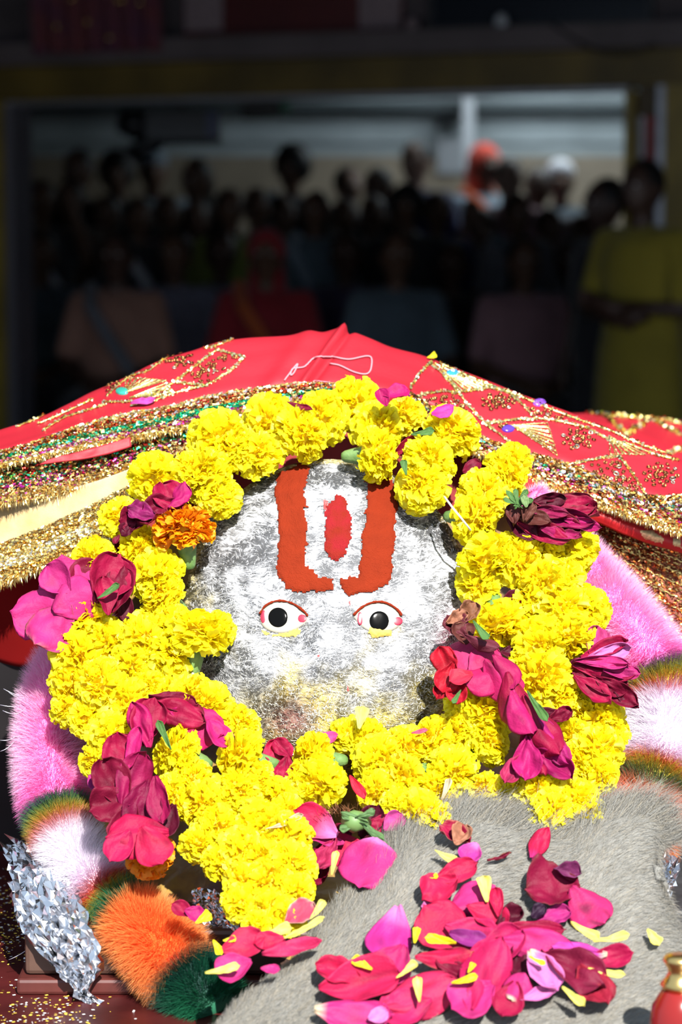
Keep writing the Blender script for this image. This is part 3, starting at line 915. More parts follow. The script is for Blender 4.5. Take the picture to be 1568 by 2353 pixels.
M_enam = mat('white_enamel', (0.36, 0.345, 0.29), .3, spec=.3, var=.05)
M_pup = mat('black_enamel', (0.003, 0.003, 0.003), .10, spec=.08)
M_corn = mat('crimson_enamel', (0.34, 0.02, 0.05), .3, var=.2, vscale=200)
def plate(name, poly, dome, base, m, parent, bv=FACE_BVH, thick=.0012):
    cx = sum(p[0] for p in poly) / len(poly); cy = sum(p[1] for p in poly) / len(poly)
    pl = crom(list(poly) + [poly[0]], 49)[:-1]; n = len(pl); rings = 9; V, F = [], []
    a0, n0 = hit(bv, cx, cy)
    for j in range(rings + 1):
        f = j / rings
        for k in range(n):
            x = cx + (pl[k][0] - cx) * f; y = cy + (pl[k][1] - cy) * f
            a, nr = hit(bv, x, y)
            if a is None:
                o_, d_ = ray(x, y); a = o_ + d_ * ((a0 - o_).dot(n0) / d_.dot(n0))
            # level the plate onto the mean tangent plane
            V.append(a + n0 * (base + dome * math.sqrt(max(0, 1 - f * f))))
    for k in range(n): V.append(V[rings * n + k] - n0 * (base + .0008))
    for j in range(rings + 1):
        for k in range(n):
            k2 = (k + 1) % n; F.append((j * n + k, (j + 1) * n + k, (j + 1) * n + k2, j * n + k2))
    return centred(name, V, F, m, parent)
eyes = [([(598, 1414), (610, 1396), (636, 1384), (668, 1388), (694, 1404), (708, 1421), (694, 1438), (666, 1452), (638, 1455), (612, 1446), (600, 1432)], (640, 1420), (606, 1418), (692, 1422),
         'eye with black round pupil, pointed corner towards the nose'),
        ([(812, 1417), (830, 1400), (852, 1389), (880, 1387), (906, 1399), (920, 1414), (922, 1432), (902, 1449), (870, 1456), (840, 1446), (822, 1430)], (871, 1428), (828, 1422), (912, 1428),
         'eye with black round pupil dusted yellow beneath')]
for poly, pu, c1, c2, lb in eyes:
    e = plate('eye', poly, .0012, .0009, M_enam, idol); e['label'] = lb
    circ = lambda c, rx, ry: [(c[0] + rx * math.cos(t), c[1] + ry * math.sin(t)) for t in np.linspace(0, 2 * math.pi, 14)[:-1]]
    q = plate('pupil', circ(pu, 22.5, 22.5), .0008, .0020, M_pup, None); q.parent = e; q.matrix_parent_inverse = e.matrix_basis.inverted()
    for c, rx, ry in ((c1, 7, 15), (c2, 13, 10)):
        q = plate('eye_corner', circ(c, rx, ry), .0006, .0013, M_corn, None); q.parent = e; q.matrix_parent_inverse = e.matrix_basis.inverted()
    pl = crom(poly, 60); top = [p for p in pl if p[1] < 1422]
    pts = []
    for x, y in top:
        a, nr = hit(FACE_BVH, x, y - 2); pts.append(a + nr * .0020)
    rad = [.0011 + .0007 * noise.noise(p * 400) for p in pts]
    vf = tube_vf(pts, rad, 6); centred('red_lid_line', vf[0], vf[1], M_verm, idol)
M_turm = mat('turmeric_paste', (.75, .5, .10), .9, var=.3, vscale=150, bump=.4, bscale=700)
relief('turmeric_smear', [(846, 1440), (880, 1446), (905, 1446), (900, 1462), (860, 1466), (846, 1456)], FACE_BVH, M_turm, idol, step=2, thick=.0030, rag=4)
relief('turmeric_smear', [(600, 1448), (640, 1458), (685, 1442), (700, 1446), (680, 1466), (610, 1462)], FACE_BVH, M_turm, idol, step=2, thick=.0012, rag=5)

# rock body below and around the face
BODY = Patch([[(x, y, Yp(y) + .075 + .10 * abs((x - 760) / 620) ** 2.4) for x in (150, 330, 540, 760, 980, 1200, 1370)] for y in (1180, 1400, 1600, 1800, 2000, 2130, 2200)], 80, 80, wr=.006, ws=14)
m_rock = mat('wet_painted_rock', (0.42, 0.27, 0.05), .25, col2=(0.13, 0.07, 0.05), vscale=22, bump=.5, bscale=70)
BODY.obj('rock_body', m_rock, idol, thick=.02)
# crumpled silver patch on the rock at the garland's lower edge
def foil_sheet(name, rows, parent, seed, amp=.0045, nu=46, nv=36, col=(.86, .87, .9)):
    p = Patch(rows, nu, nv); r2 = np.random.default_rng(seed)
    q = r2.normal(size=(nv, nu)); q[1:] = q[1:] * .75 + q[:-1] * .25
    p.G += p.Nn * (q * amp)[..., None] + r2.normal(size=p.G.shape) * amp * .3
    V, F = p.vf()
    F2 = []
    for f in F: F2 += [(f[0], f[1], f[2]), (f[0], f[2], f[3])] if r2.random() < .5 else [(f[0], f[1], f[3]), (f[1], f[2], f[3])]
    mt = mat('crumpled_foil', (.74, .75, .78), .2, metal=1.0, var=.1)
    return centred(name, V, F2, mt, parent, smooth=False)
foil_sheet('silver_leaf_patch', [[(440, 2040, 1.985), (500, 2050, 1.98), (560, 2120, 1.955)], [(450, 2090, 1.975), (510, 2110, 1.965), (560, 2150, 1.95)], [(470, 2130, 1.965), (520, 2150, 1.96), (560, 2170, 1.95)]], idol, 5, .0022, 24, 18)

fo1 = foil_sheet('silver_foil', [[(4, 1940, 2.10), (60, 1930, 2.07), (120, 1940, 2.06)], [(22, 2000, 2.04), (90, 1990, 2.02), (160, 2010, 2.00)], [(28, 2070, 2.00), (105, 2075, 1.975), (200, 2095, 1.955)],
      [(50, 2140, 1.955), (130, 2155, 1.945), (226, 2175, 1.935)], [(100, 2200, 1.942), (165, 2215, 1.938), (236, 2225, 1.93)], [(160, 2255, 1.936), (190, 2250, 1.932), (222, 2245, 1.93)],
      [(178, 2285, 1.93), (192, 2285, 1.928), (204, 2280, 1.928)], [(205, 2312, 1.925), (222, 2306, 1.925), (236, 2298, 1.925)]], None, 3, .0036, 26, 42)
tag(fo1, 'crumpled silver foil hanging from under the fur garland over the brown stone block', 'foil')
fo2 = foil_sheet('silver_foil', [[(1450, 1900, 2.04), (1510, 1930, 2.03), (1556, 1950, 2.03)], [(1440, 1990, 1.99), (1500, 2010, 1.98), (1560, 2010, 1.99)], [(1420, 2070, 1.96), (1480, 2080, 1.955), (1530, 2085, 1.955)], [(1400, 2110, 1.95), (1450, 2120, 1.945), (1500, 2125, 1.945)]], None, 4, .003, 30, 30)
tag(fo2, 'crumpled silver foil edge showing at the far side of the grey fleece', 'foil')
mc = box('gap_fill_slab', .245, .50, 1.99, 2.25, TZ, TZ + .06, mat('dark_gap_grey', (.045, .045, .05), .6, var=.5, vscale=40, bump=.3), bevel=.004)  # added dark block standing in for the dark gap beyond the foil
mc.name = 'dark_gap_slab'; tag(mc, 'dark grey slab added on the table for the dark gap beyond the foil edge', 'slab')

# ---- cloths
M_redc = mat('red_satin', (0.34, 0.013, 0.024), .5, spec=.25, var=.12, vscale=10, bump=.12, bscale=260)
M_goldth = mat('gold_thread', (.95, .78, .28), .26, metal=1.0, var=.25, vscale=400)
rid = [(-40, 1000), (0, 985), (100, 955), (200, 905), (300, 862), (370, 830), (450, 806), (520, 785), (600, 777), (700, 771), (740, 769), (783, 757), (850, 776), (900, 795), (1000, 826), (1100, 866), (1200, 906), (1300, 945), (1400, 985), (1500, 1030), (1610, 1075)]
low = [(-40, 1052), (0, 1042), (100, 1012), (200, 978), (300, 954), (370, 942), (450, 922), (520, 905), (600, 896), (700, 888), (740, 886), (783, 887), (850, 892), (900, 900), (1000, 930), (1100, 1004), (1200, 1040), (1304, 1068), (1400, 1106), (1500, 1142), (1610, 1165)]
def Yr(x): return 2.345 - .00000008 * (x - 783) ** 2
def fold(u, v):
    x = u
    return 0
back1 = [(x, y + 25, Yr(x) + .10) for x, y in rid]
r0 = [(x, y, Yr(x)) for x, y in rid]
r1 = [(x, y + (l[1] - y) * .33, Yr(x) - .030) for (x, y), l in zip(rid, low)]
r2 = [(x, y + (l[1] - y) * .68, Yr(x) - .052) for (x, y), l in zip(rid, low)]
r3 = [(x, y, Yr(x) - .070) for x, y in low]
r4 = [(x, y + 60, Yr(x) - .066) for x, y in low]
chun = empty('red_chunri_cloth', P(783, 900, 2.3)); tag(chun, 'bright red gold-edged cloth with sequins draped over the top of the shrine', 'cloth')
# the fold that rises to the peak
def ridge_fold(pt):
    px, py = to_px(pt)
    t = (py - 757) / 120
    if t < -.1 or t > 1.2: return 0
    xc = 790 - 88 * t
    return .0065 * math.exp(-((px - xc) / 10) ** 2) - .004 * math.exp(-((px - xc - 16) / 10) ** 2) + .0035 * math.exp(-((px - xc + 70) / 26) ** 2)
CH = Patch([back1, r0, r1, r2, r3, r4], 300, 50, wr=.0025, ws=11, seed=2)
for j in range(CH.nv):
    for i in range(CH.nu):
        p = Vector(CH.G[j, i]); CH.G[j, i] += CH.Nn[j, i] * ridge_fold(p)
CH._normals()
CH.obj('satin_sheet', M_redc, chun, .0008)
CHB = CH.bvh()

# lining and darker red cloth hanging behind the garlands
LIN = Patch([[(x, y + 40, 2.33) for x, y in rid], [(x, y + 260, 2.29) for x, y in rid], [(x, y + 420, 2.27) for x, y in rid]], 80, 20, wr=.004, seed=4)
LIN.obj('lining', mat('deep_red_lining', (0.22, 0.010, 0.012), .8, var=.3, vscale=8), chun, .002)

GOLD = (.95, .70, .22); LGOLD = (1.0, .88, .5); DGOLD = (.55, .33, .10); RED = (.75, .05, .04); GRN = (.03, .55, .28); MAG = (.65, .04, .35); WHT = (.95, .93, .88); ORG = (.85, .25, .05); BRN = (.20, .08, .03)
def band(label, name, rows, n, bands, size, base, cat='trim', nu=120, nv=14, wr=.0015, fr=0, frl=.010, parent=None, urange=(0, 1), frv=.95, frcol=(GOLD, DGOLD, LGOLD)):
    e = parent
    p = Patch(rows, nu, nv, wr=wr, ws=30, seed=9)
    s = p.obj(name, base, e, .0012)
    if label: s['label'] = label
    t = tinsel('glitter', p, n, bands, size, None); t.parent = s; t.matrix_parent_inverse = Matrix.Translation(s.location).inverted()
    if fr:
        u = rng.random(fr); v = np.clip(rng.normal(frv, .05, fr), 0, 1)
        pos, nn, du, dv = p.sample(u, v)
        dn = np.array((0, -.25, -1.0)); d = unit(dn + rng.normal(size=(fr, 3)) * .33)
        ln = (frl * rng.uniform(.4, 1.3, fr))[:, None]
        cs = np.array(frcol)[rng.integers(0, len(frcol), fr)]
        q = ribbons('fringe', pos + nn * .001, pos + nn * .003 + d * ln * .5, pos + nn * .002 + d * ln, .00032, cs, M_tin)
        q.parent = s; q.matrix_parent_inverse = Matrix.Translation(s.location).inverted()
    return p
m_brnbase = mat('brown_net_base', (0.16, 0.06, 0.02), .6, var=.4, vscale=120)
def YL(x): return 2.278 - .00000008 * (x - 783) ** 2
tl = [(-40, 1056), (0, 1043), (100, 1013), (200, 978), (300, 954), (400, 936), (500, 910), (600, 896), (700, 886), (775, 886)]
bl = [(-40, 1082), (0, 1070), (100, 1048), (200, 1026), (300, 1010), (400, 988), (500, 966), (600, 945), (700, 925), (775, 912)]
band('gold, green and magenta glitter border along the lower edge', 'glitter_border', [[(x, y - 4, YL(x) - .006) for x, y in tl], [(a[0], (a[1] + b[1]) / 2, YL(a[0]) - .017) for a, b in zip(tl, bl)], [(x, y + 3, YL(x) - .020) for x, y in bl]],
     15000, [(0, .12, [(4, GOLD), (2, LGOLD), (1, WHT)]), (.12, .45, [(3, GOLD), (2, DGOLD), (2, RED), (1, ORG), (1, WHT), (2, BRN)]), (.45, .66, [(3, GRN), (1, GOLD), (1, DGOLD)]), (.66, .82, [(2, MAG), (2, GOLD), (1, WHT), (1, DGOLD)]), (.82, 1.01, [(3, GOLD), (2, LGOLD), (1, DGOLD)])],
     .00062, m_brnbase, fr=1500, frl=.006, parent=chun)
t2 = [(-40, 1090), (0, 1080), (100, 1060), (200, 1042), (300, 1022), (430, 990), (560, 966)]
b2 = [(-40, 1172), (0, 1160), (100, 1146), (200, 1122), (300, 1088), (430, 1040), (560, 1002)]
band('lower second fold of the glitter border with hanging gold fringe', 'glitter_border', [[(x, y - 6, YL(x) - .008) for x, y in t2], [(a[0], (a[1] + b[1]) / 2, YL(a[0]) - .022) for a, b in zip(t2, b2)], [(x, y, YL(x) - .034) for x, y in b2]],
     13000, [(0, .2, [(2, RED), (2, GOLD), (1, GRN), (2, BRN)]), (.2, .4, [(2, GRN), (2, GOLD), (1, RED), (2, BRN)]), (.4, .65, [(2, MAG), (3, GOLD), (1, GRN), (2, BRN)]), (.65, 1.01, [(5, GOLD), (2, LGOLD), (2, DGOLD), (1, MAG), (2, BRN)])],
     .00062, m_brnbase, fr=6500, frl=.011, parent=chun, frv=.8)
# red satin turned out between the two folds
SL = Patch([[(110, 1056, YL(100) - .0245), (180, 1038, YL(180) - .0245), (250, 1018, YL(250) - .0245), (300, 1004, YL(300) - .024)], [(90, 1066, YL(100) - .028), (180, 1056, YL(180) - .029), (250, 1042, YL(250) - .029), (302, 1026, YL(300) - .026)]], 40, 8, wr=.002, ws=40)
SL.obj('turned_edge', M_redc, chun)['label'] = 'plain red satin showing between the two glitter folds'

# right border
def YRt(x): return 2.278 - .00000008 * (x - 783) ** 2
tr_ = [(940, 905), (1010, 950), (1104, 1006), (1200, 1040), (1304, 1068), (1384, 1102), (1484, 1142), (1568, 1142), (1610, 1150)]
br_ = [(940, 940), (1010, 985), (1104, 1042), (1209, 1092), (1334, 1146), (1400, 1166), (1475, 1192), (1568, 1222), (1610, 1236)]
band('gold and brown glitter border on the longer hanging side', 'glitter_border', [[(x, y - 4, YRt(x) - .006) for x, y in tr_], [((a[0] + b[0]) / 2, (a[1] + b[1]) / 2, YRt(a[0]) - .017) for a, b in zip(tr_, br_)], [(x, y + 3, YRt(x) - .024) for x, y in br_]],
     15000, [(0, .3, [(3, GOLD), (2, DGOLD), (1, WHT), (1, ORG), (2, BRN)]), (.3, .5, [(2, GOLD), (1, MAG), (1, GRN), (2, WHT), (2, BRN)]), (.5, .75, [(3, GOLD), (2, BRN), (1, RED), (1, MAG)]), (.75, 1.01, [(4, GOLD), (2, DGOLD), (1, LGOLD), (1, RED)])],
     .00062, m_brnbase, fr=4000, frl=.007, parent=chun)

# cream velvet cloth with gold edging
cream = empty('cream_velvet_cloth', P(100, 1220, 2.22)); tag(cream, 'cream velvet cloth with a gold brocade edge under the glitter fringe', 'cloth')
tc_ = [(-40, 1165), (0, 1150), (100, 1136), (200, 1112), (300, 1076), (380, 1046)]
bc_ = [(-40, 1352), (0, 1338), (100, 1302), (180, 1270), (250, 1240), (300, 1215)]
md = [(a[0] * .6 + b[0] * .4, a[1] * .6 + b[1] * .4) for a, b in zip(tc_, bc_)]
Patch([[(x, y, 2.215) for x, y in tc_], [(x, y, 2.205) for x, y in md], [(x, y, 2.192) for x, y in bc_]], 80, 24, wr=.002, ws=20, seed=3).obj('velvet_sheet', mat('cream_velvet', (0.50, 0.38, 0.20), .9, col2=(.44, .28, .10), vscale=35, sheen=.8, bump=.4, bscale=900), cream, .003)
tg = [(-40, 1262), (0, 1250), (100, 1212), (200, 1166), (300, 1116), (380, 1085)]
band('gold brocade edge', 'brocade_edge', [[(x, y, 2.1995) for x, y in tg], [(a[0] * .5 + b[0] * .5, a[1] * .5 + b[1] * .5, 2.192) for a, b in zip(tg, bc_)], [(x, y + 2, 2.186) for x, y in bc_]],
     12000, [(0, .2, [(1, (.55, .4, .2)), (1, GOLD)]), (.2, .4, [(3, GOLD), (1, DGOLD)]), (.4, .7, [(3, LGOLD), (3, GOLD), (1, WHT)]), (.7, 1.01, [(4, GOLD), (2, DGOLD), (1, (.5, .3, .1))])],
     .00055, mat('gold_brocade', (.42, .28, .08), .5, metal=.4, var=.3, vscale=200), fr=1500, frl=.008, parent=cream)
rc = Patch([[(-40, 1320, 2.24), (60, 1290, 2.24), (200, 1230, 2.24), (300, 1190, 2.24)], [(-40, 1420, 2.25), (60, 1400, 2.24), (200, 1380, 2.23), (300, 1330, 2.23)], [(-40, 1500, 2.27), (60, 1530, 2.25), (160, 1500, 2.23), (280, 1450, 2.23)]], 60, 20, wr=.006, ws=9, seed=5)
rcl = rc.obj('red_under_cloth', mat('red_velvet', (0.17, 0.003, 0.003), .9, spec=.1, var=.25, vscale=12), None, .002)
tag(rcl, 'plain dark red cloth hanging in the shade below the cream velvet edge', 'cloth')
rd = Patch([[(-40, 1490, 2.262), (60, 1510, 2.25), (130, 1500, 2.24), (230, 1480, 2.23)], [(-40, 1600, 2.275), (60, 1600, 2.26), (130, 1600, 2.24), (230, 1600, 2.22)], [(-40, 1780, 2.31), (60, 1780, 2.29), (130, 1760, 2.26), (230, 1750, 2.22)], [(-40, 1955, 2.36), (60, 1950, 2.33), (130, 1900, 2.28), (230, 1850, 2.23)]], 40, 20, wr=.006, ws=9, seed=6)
tag(rd.obj('dark_void_sheet', mat('dark_void_black', (0.006, 0.004, 0.005), .9), None, .002), 'black sheet added for the dark void behind the pink fur, below the red cloth', 'cloth')  # black sheet put in to darken the void below the red cloth

# right: red cloth with gold motifs, then woven gold-brown net
brc = empty('red_brocade_cloth', P(1400, 1200, 2.24)); tag(brc, 'red cloth with woven gold motifs folded below the glitter border', 'cloth')
t3 = [(1150, 1075), (1209, 1098), (1334, 1146), (1400, 1168), (1475, 1196), (1568, 1228), (1610, 1242)]
b3 = [(1150, 1130), (1200, 1150), (1300, 1180), (1374, 1202), (1470, 1242), (1568, 1272), (1610, 1288)]
BR = Patch([[(x, y - 6, 2.238) for x, y in t3], [(a[0] * .5 + b[0] * .5, a[1] * .5 + b[1] * .5, 2.226) for a, b in zip(t3, b3)], [(x, y, 2.230) for x, y in b3]], 60, 14, wr=.0015, ws=30)
BR.obj('brocade_sheet', mat('red_brocade', (0.50, 0.014, 0.014), .5, var=.2, vscale=30), brc)
BRB = BR.bvh()
m_motif = mat('gold_weave', (.8, .62, .3), .35, metal=.8, var=.4, vscale=500, bump=.4, bscale=1200)
for q in ([(1246, 1124), (1268, 1122), (1296, 1138), (1300, 1150), (1280, 1156), (1250, 1146)], [(1338, 1152), (1366, 1150), (1390, 1166), (1384, 1178), (1350, 1170)],
          [(1466, 1216), (1500, 1218), (1530, 1236), (1524, 1250), (1480, 1240)], [(1544, 1234), (1568, 1238), (1568, 1262), (1548, 1256)]):
    relief('gold_motif', q, BRB, m_motif, brc, step=3, thick=.0005, rag=2, grain=.0003)
net = empty('gold_net_cloth', P(1480, 1300, 2.25)); tag(net, 'brown and gold woven net cloth beside the pink fur, below the red brocade', 'cloth')
t4 = [(1310, 1178), (1374, 1200), (1440, 1226), (1500, 1250), (1568, 1270), (1610, 1284)]
b4 = [(1310, 1300), (1374, 1330), (1440, 1390), (1500, 1450), (1568, 1520), (1610, 1560)]
NT_ = Patch([[(x, y, 2.262) for x, y in t4], [(a[0] * .5 + b[0] * .5, a[1] * .5 + b[1] * .5, 2.245) for a, b in zip(t4, b4)], [(x, y, 2.235) for x, y in b4]], 60, 30, wr=.002, ws=20)
nm = NT_.obj('net_sheet', mat('red_brown_net', (0.30, 0.045, 0.012), .6, col2=(.16, .03, .01), vscale=25), net)
tinsel('gold_stitch_rows', NT_, 5500, [(k * .1, k * .1 + .06, [(3, ORG), (2, GOLD), (3, DGOLD), (3, (.45, .12, .03))]) for k in range(5)] + [(.06 + k * .1, .1 + k * .1, [(3, BRN), (1, DGOLD)]) for k in range(5)] + [(.5, 1.01, [(4, (.5, .07, .02)), (2, ORG), (1, DGOLD)])], .0005, net, jitter=.7)
pts, rad = [], []
for (a, bq) in [((1374, 1290), (1568, 1378)), ((1400, 1250), (1568, 1320)), ((1380, 1268), (1568, 1346)), ((1400, 1320), (1568, 1405)), ((1430, 1236), (1568, 1292))]:
    bv = NT_.bvh(); pts = []
    for t in np.linspace(0, 1, 60):
        h, nr = hit(bv, a[0] + (bq[0] - a[0]) * t, a[1] + (bq[1] - a[1]) * t + 1.5 * math.sin(t * 60))
        if h is not None: pts.append(h + nr * .0012)
    vf = tube_vf(pts, .0007, 5); centred('gold_cord', vf[0], vf[1], M_goldth, net)

# distant second hump of the same cloth
hum = Patch([[(1240, 1000, 2.95), (1340, 985, 2.95), (1450, 990, 2.95), (1568, 1010, 2.95), (1640, 1030, 2.95)], [(1240, 950, 2.82), (1340, 944, 2.82), (1430, 952, 2.82), (1500, 962, 2.82), (1568, 970, 2.82), (1640, 985, 2.82)][:5],
             [(1240, 990, 2.70), (1340, 985, 2.70), (1450, 1000, 2.70), (1568, 1030, 2.70), (1640, 1050, 2.70)], [(1240, 1090, 2.62), (1340, 1090, 2.62), (1450, 1110, 2.62), (1568, 1150, 2.62), (1640, 1160, 2.62)]], 60, 30, wr=.012, ws=8)
h2 = empty('red_chunri_cloth', P(1450, 1000, 2.7)); tag(h2, 'blurred second heap of red and gold cloth farther back near the yellow kurta', 'cloth')
hum.obj('satin_sheet', M_redc, h2)
HB = hum.bvh()
def trace(bv, line, step=2.0, lift=.001):
    out = []
    for (a, b) in zip(line, line[1:]):
        L_ = math.hypot(b[0] - a[0], b[1] - a[1]); k = max(2, int(L_ / step))
        for t in np.linspace(0, 1, k, endpoint=False):
            h, nr = hit(bv, a[0] + (b[0] - a[0]) * t, a[1] + (b[1] - a[1]) * t)
            if h is not None: out.append((h + nr * lift, nr))
    return out
def goldline(bv, line, parent, name='gold_braid', wpx=7, dens=1.8, cols=(LGOLD, LGOLD, GOLD, (.75, .85, .35), (.95, .95, .6))):
    """couched braid: a cord with shiny twisted metal bits on it"""
    tr = trace(bv, line, 3)
    if len(tr) < 3: return
    Y = tr[0][0].y; w = wpx * mpp(Y)
    vf = tube_vf([p for p, _ in tr], w * .30, 6); c = centred(name, vf[0], vf[1], M_goldth, parent)
    n = int(len(tr) * 3 * dens); ii = rng.integers(0, len(tr), n)
    pos = np.array([tuple(tr[i][0]) for i in ii]) + rng.normal(size=(n, 3)) * w * .22
    nn = unit(np.array([tuple(tr[i][1]) for i in ii]) + rng.normal(size=(n, 3)) * .6)
    a = unit(np.cross(nn, rng.normal(size=(n, 3)))); b = np.cross(nn, a); s = w * .2 * rng.uniform(.6, 1.5, n)[:, None]
    q = chips('metal_bits', pos + nn * w * .15, a * s * 1.5, b * s, np.array(cols)[rng.integers(0, len(cols), n)], M_tin)
    q.parent = c; q.matrix_parent_inverse = Matrix.Translation(c.location).inverted()
# second heap: bold gold lines
for ln in ([(1340, 948), (1400, 958), (1480, 962), (1568, 975)], [(1390, 955), (1440, 1000), (1500, 960)], [(1500, 966), (1540, 990), (1568, 1002)], [(1568, 1030), (1520, 1050), (1480, 1045)]):
    goldline(HB, ln, h2, wpx=13)
# main cloth braids
for ln in ([(500, 805), (562, 822), (535, 850), (500, 872), (475, 887), (400, 880), (440, 850), (470, 826), (500, 805)], [(535, 782), (500, 795), (470, 802)], [(405, 812), (380, 826), (360, 840), (345, 852)],
           [(345, 852), (300, 866), (275, 885), (245, 912)], [(400, 880), (360, 905), (330, 925), (300, 935)], [(475, 887), (440, 895), (400, 905), (350, 925)],
           [(240, 925), (280, 925), (330, 922), (400, 898)], [(90, 975), (130, 958), (180, 935), (215, 918)], [(40, 982), (90, 962), (120, 945)], [(100, 990), (150, 960), (200, 945), (245, 930)],
           [(200, 905), (150, 930), (110, 945)]):
    goldline(CHB, ln, chun)
for ln in ([(989, 834), (965, 860), (950, 882), (942, 898)], [(989, 836), (1012, 856), (1040, 886), (1062, 916), (1084, 942), (1114, 974)], [(944, 915), (985, 905), (1020, 900), (1052, 903)],
           [(1040, 905), (1084, 898), (1130, 892), (1169, 902)], [(1169, 902), (1200, 930), (1229, 960)], [(1114, 974), (1150, 970), (1190, 964), (1232, 966)],
           [(1114, 974), (1150, 1000), (1185, 1030), (1215, 1056)], [(1232, 962), (1290, 970), (1350, 985), (1400, 1012)], [(1290, 1070), (1340, 1062), (1390, 1052), (1424, 1050)],
           [(1424, 1050), (1450, 1085), (1488, 1142)], [(1400, 1012), (1440, 1020), (1500, 1044), (1560, 1060)], [(1000, 838), (1060, 866), (1120, 890), (1169, 902)],
           [(1010, 836), (1080, 868), (1150, 896), (1210, 918), (1270, 944), (1330, 966)], [(1330, 966), (1400, 990), (1480, 1026), (1560, 1052)]):
    goldline(CHB, ln, chun, wpx=7.5)
# fans of stitched loops
def fan(apex, p, q, n, bv=CHB):
    for k in range(n):
        t = (k + .5) / n
        e = (p[0] + (q[0] - p[0]) * t, p[1] + (q[1] - p[1]) * t)
        d = ((q[0] - p[0]) / n * .35, (q[1] - p[1]) / n * .35)
        goldline(bv, [apex, (e[0] - d[0], e[1] - d[1]), e, (e[0] + d[0], e[1] + d[1]), apex], chun, 'stitched_loop', wpx=3.4, dens=1.1)
fan((1175, 978), (1258, 972), (1282, 1050), 7)
fan((1400, 1004), (1400, 1045), (1486, 1046), 5)
fan((1015, 852), (1045, 900), (1125, 892), 6)
fan((285, 905), (290, 868), (385, 876), 7)
fan((300, 915), (385, 880), (400, 910), 4)
# sequins
def sequin_mesh(n=12):
    prof = [(.0009, .0001), (.0016, .0005), (.0023, .0003), (.0022, 0), (.0015, .0002), (.0009, -.0001)]
    V, F = [], []
    for r, z in prof:
        for k in range(n): V.append((r * math.cos(2 * math.pi * k / n), r * math.sin(2 * math.pi * k / n), z))
    for i in range(len(prof)):
        j = (i + 1) % len(prof)
        for k in range(n): F.append((i * n + k, i * n + (k + 1) % n, j * n + (k + 1) % n, j * n + k))
    return mesh_of('sequin', V, F)
SEQ = sequin_mesh(); m_seq = mat('dark_gold_sequin', (.42, .20, .07), .22, metal=1.0, var=.3, obj_rand=.35); SEQ.materials.append(m_seq)
m_seq2 = mat('bright_sequin', (.95, .85, .6), .15, metal=1.0)
nseq = [0]
def sequin(x, y, bright=False, s=1.0):
    h, nr = hit(CHB, x, y)
    if h is None or nseq[0] >= 296: return
    nseq[0] += 1
    o = bpy.data.objects.new('sequin', SEQ); COL.objects.link(o); o.parent = chun
    o.matrix_parent_inverse = Matrix.Translation(chun.location).inverted()
    nn = (nr + Vector(rng.normal(size=3)) * .28).normalized()
    o.location = h + nr * (.0009 + rng.random() * .0008); o.rotation_euler = nn.to_track_quat('Z', 'Y').to_euler(); o.scale = (s, s, s)
    if bright: own_material(o, m_seq2)
def rosette(cx, cy, r, ry, n=26):
    for k in range(n):
        q = [.32, .70, 1.0][k % 3]; a = (k // 3) * 2 * math.pi / (n / 3) + k % 3
        sequin(cx + r * q * math.cos(a), cy + ry * q * math.sin(a), rng.random() < .06, 1.0)
rosette(1144, 925, 36, 18); rosette(1329, 1010, 36, 24); rosette(1519, 1092, 38, 26, 30); rosette(414, 828, 30, 20, 20); rosette(258, 886, 22, 14, 12)
def field(poly, n):
    xs = [p[0] for p in poly]; ys = [p[1] for p in poly]; k = 0
    while k < n:
        x, y = rng.uniform(min(xs), max(xs)), rng.uniform(min(ys), max(ys))
        if inside(poly, x, y) > 3: sequin(x, y, rng.random() < .12, .8); k += 1
field([(500, 810), (556, 824), (475, 882), (408, 876)], 46)
field([(950, 918), (1048, 906), (1090, 965), (1000, 935)], 44)
field([(1318, 1070), (1422, 1056), (1480, 1140), (1400, 1106)], 44)
field([(1200, 925), (1290, 950), (1300, 968), (1235, 960)], 18)
field([(1118, 976), (1170, 972), (1190, 1000)], 10)
for x, y in ((1422, 1074), (1416, 1090), (1546, 1102), (1325, 1028)): sequin(x, y, True, 1.4)
# small iridescent plastic drops
for x, y, c in ((1040, 858, (.05, .35, .9)), (1168, 986, (.12, .05, .55)), (1240, 926, (.3, .1, .7)), (281, 900, (.05, .45, .35)), (1536, 1150, (.3, .75, .2))):
    poly = [(x + 15 * math.cos(t), y + 8 * math.sin(t)) for t in np.linspace(0, 6.28, 10)[:-1]]
    plate('coloured_drop', poly, .0015, .001, mat('drop_%d' % x, c, .15, metal=.4), chun, bv=CHB)

# loose pink thread lying on the satin
def thread(label, px, bv, m, r=.0006, name='loose_thread', lift=.0015):
    ctl = crom(px, 120); pts = []
    for x, y in ctl:
        h, nr = hit(bv, x, y)
        if h is not None: pts.append(h + nr * lift)
    vf = tube_vf(pts, r, 6); o = centred(name, vf[0], vf[1], m); tag(o, label, 'thread'); return o
M_thr = mat('pale_pink_thread', (.62, .22, .26), .7)
thread('pale pink loose thread curling over the plain red satin', [(653, 876), (664, 862), (676, 846), (684, 838), (676, 858), (668, 865), (672, 850), (700, 845), (722, 826), (750, 820), (800, 828), (850, 822), (852, 850), (842, 862), (815, 858), (780, 842), (760, 838)], CHB, M_thr, .0008)
thread('pale thread end crossing the glitter border near the marigolds', [(650, 888), (680, 884), (720, 878), (755, 880), (765, 884)], CHB, M_thr)
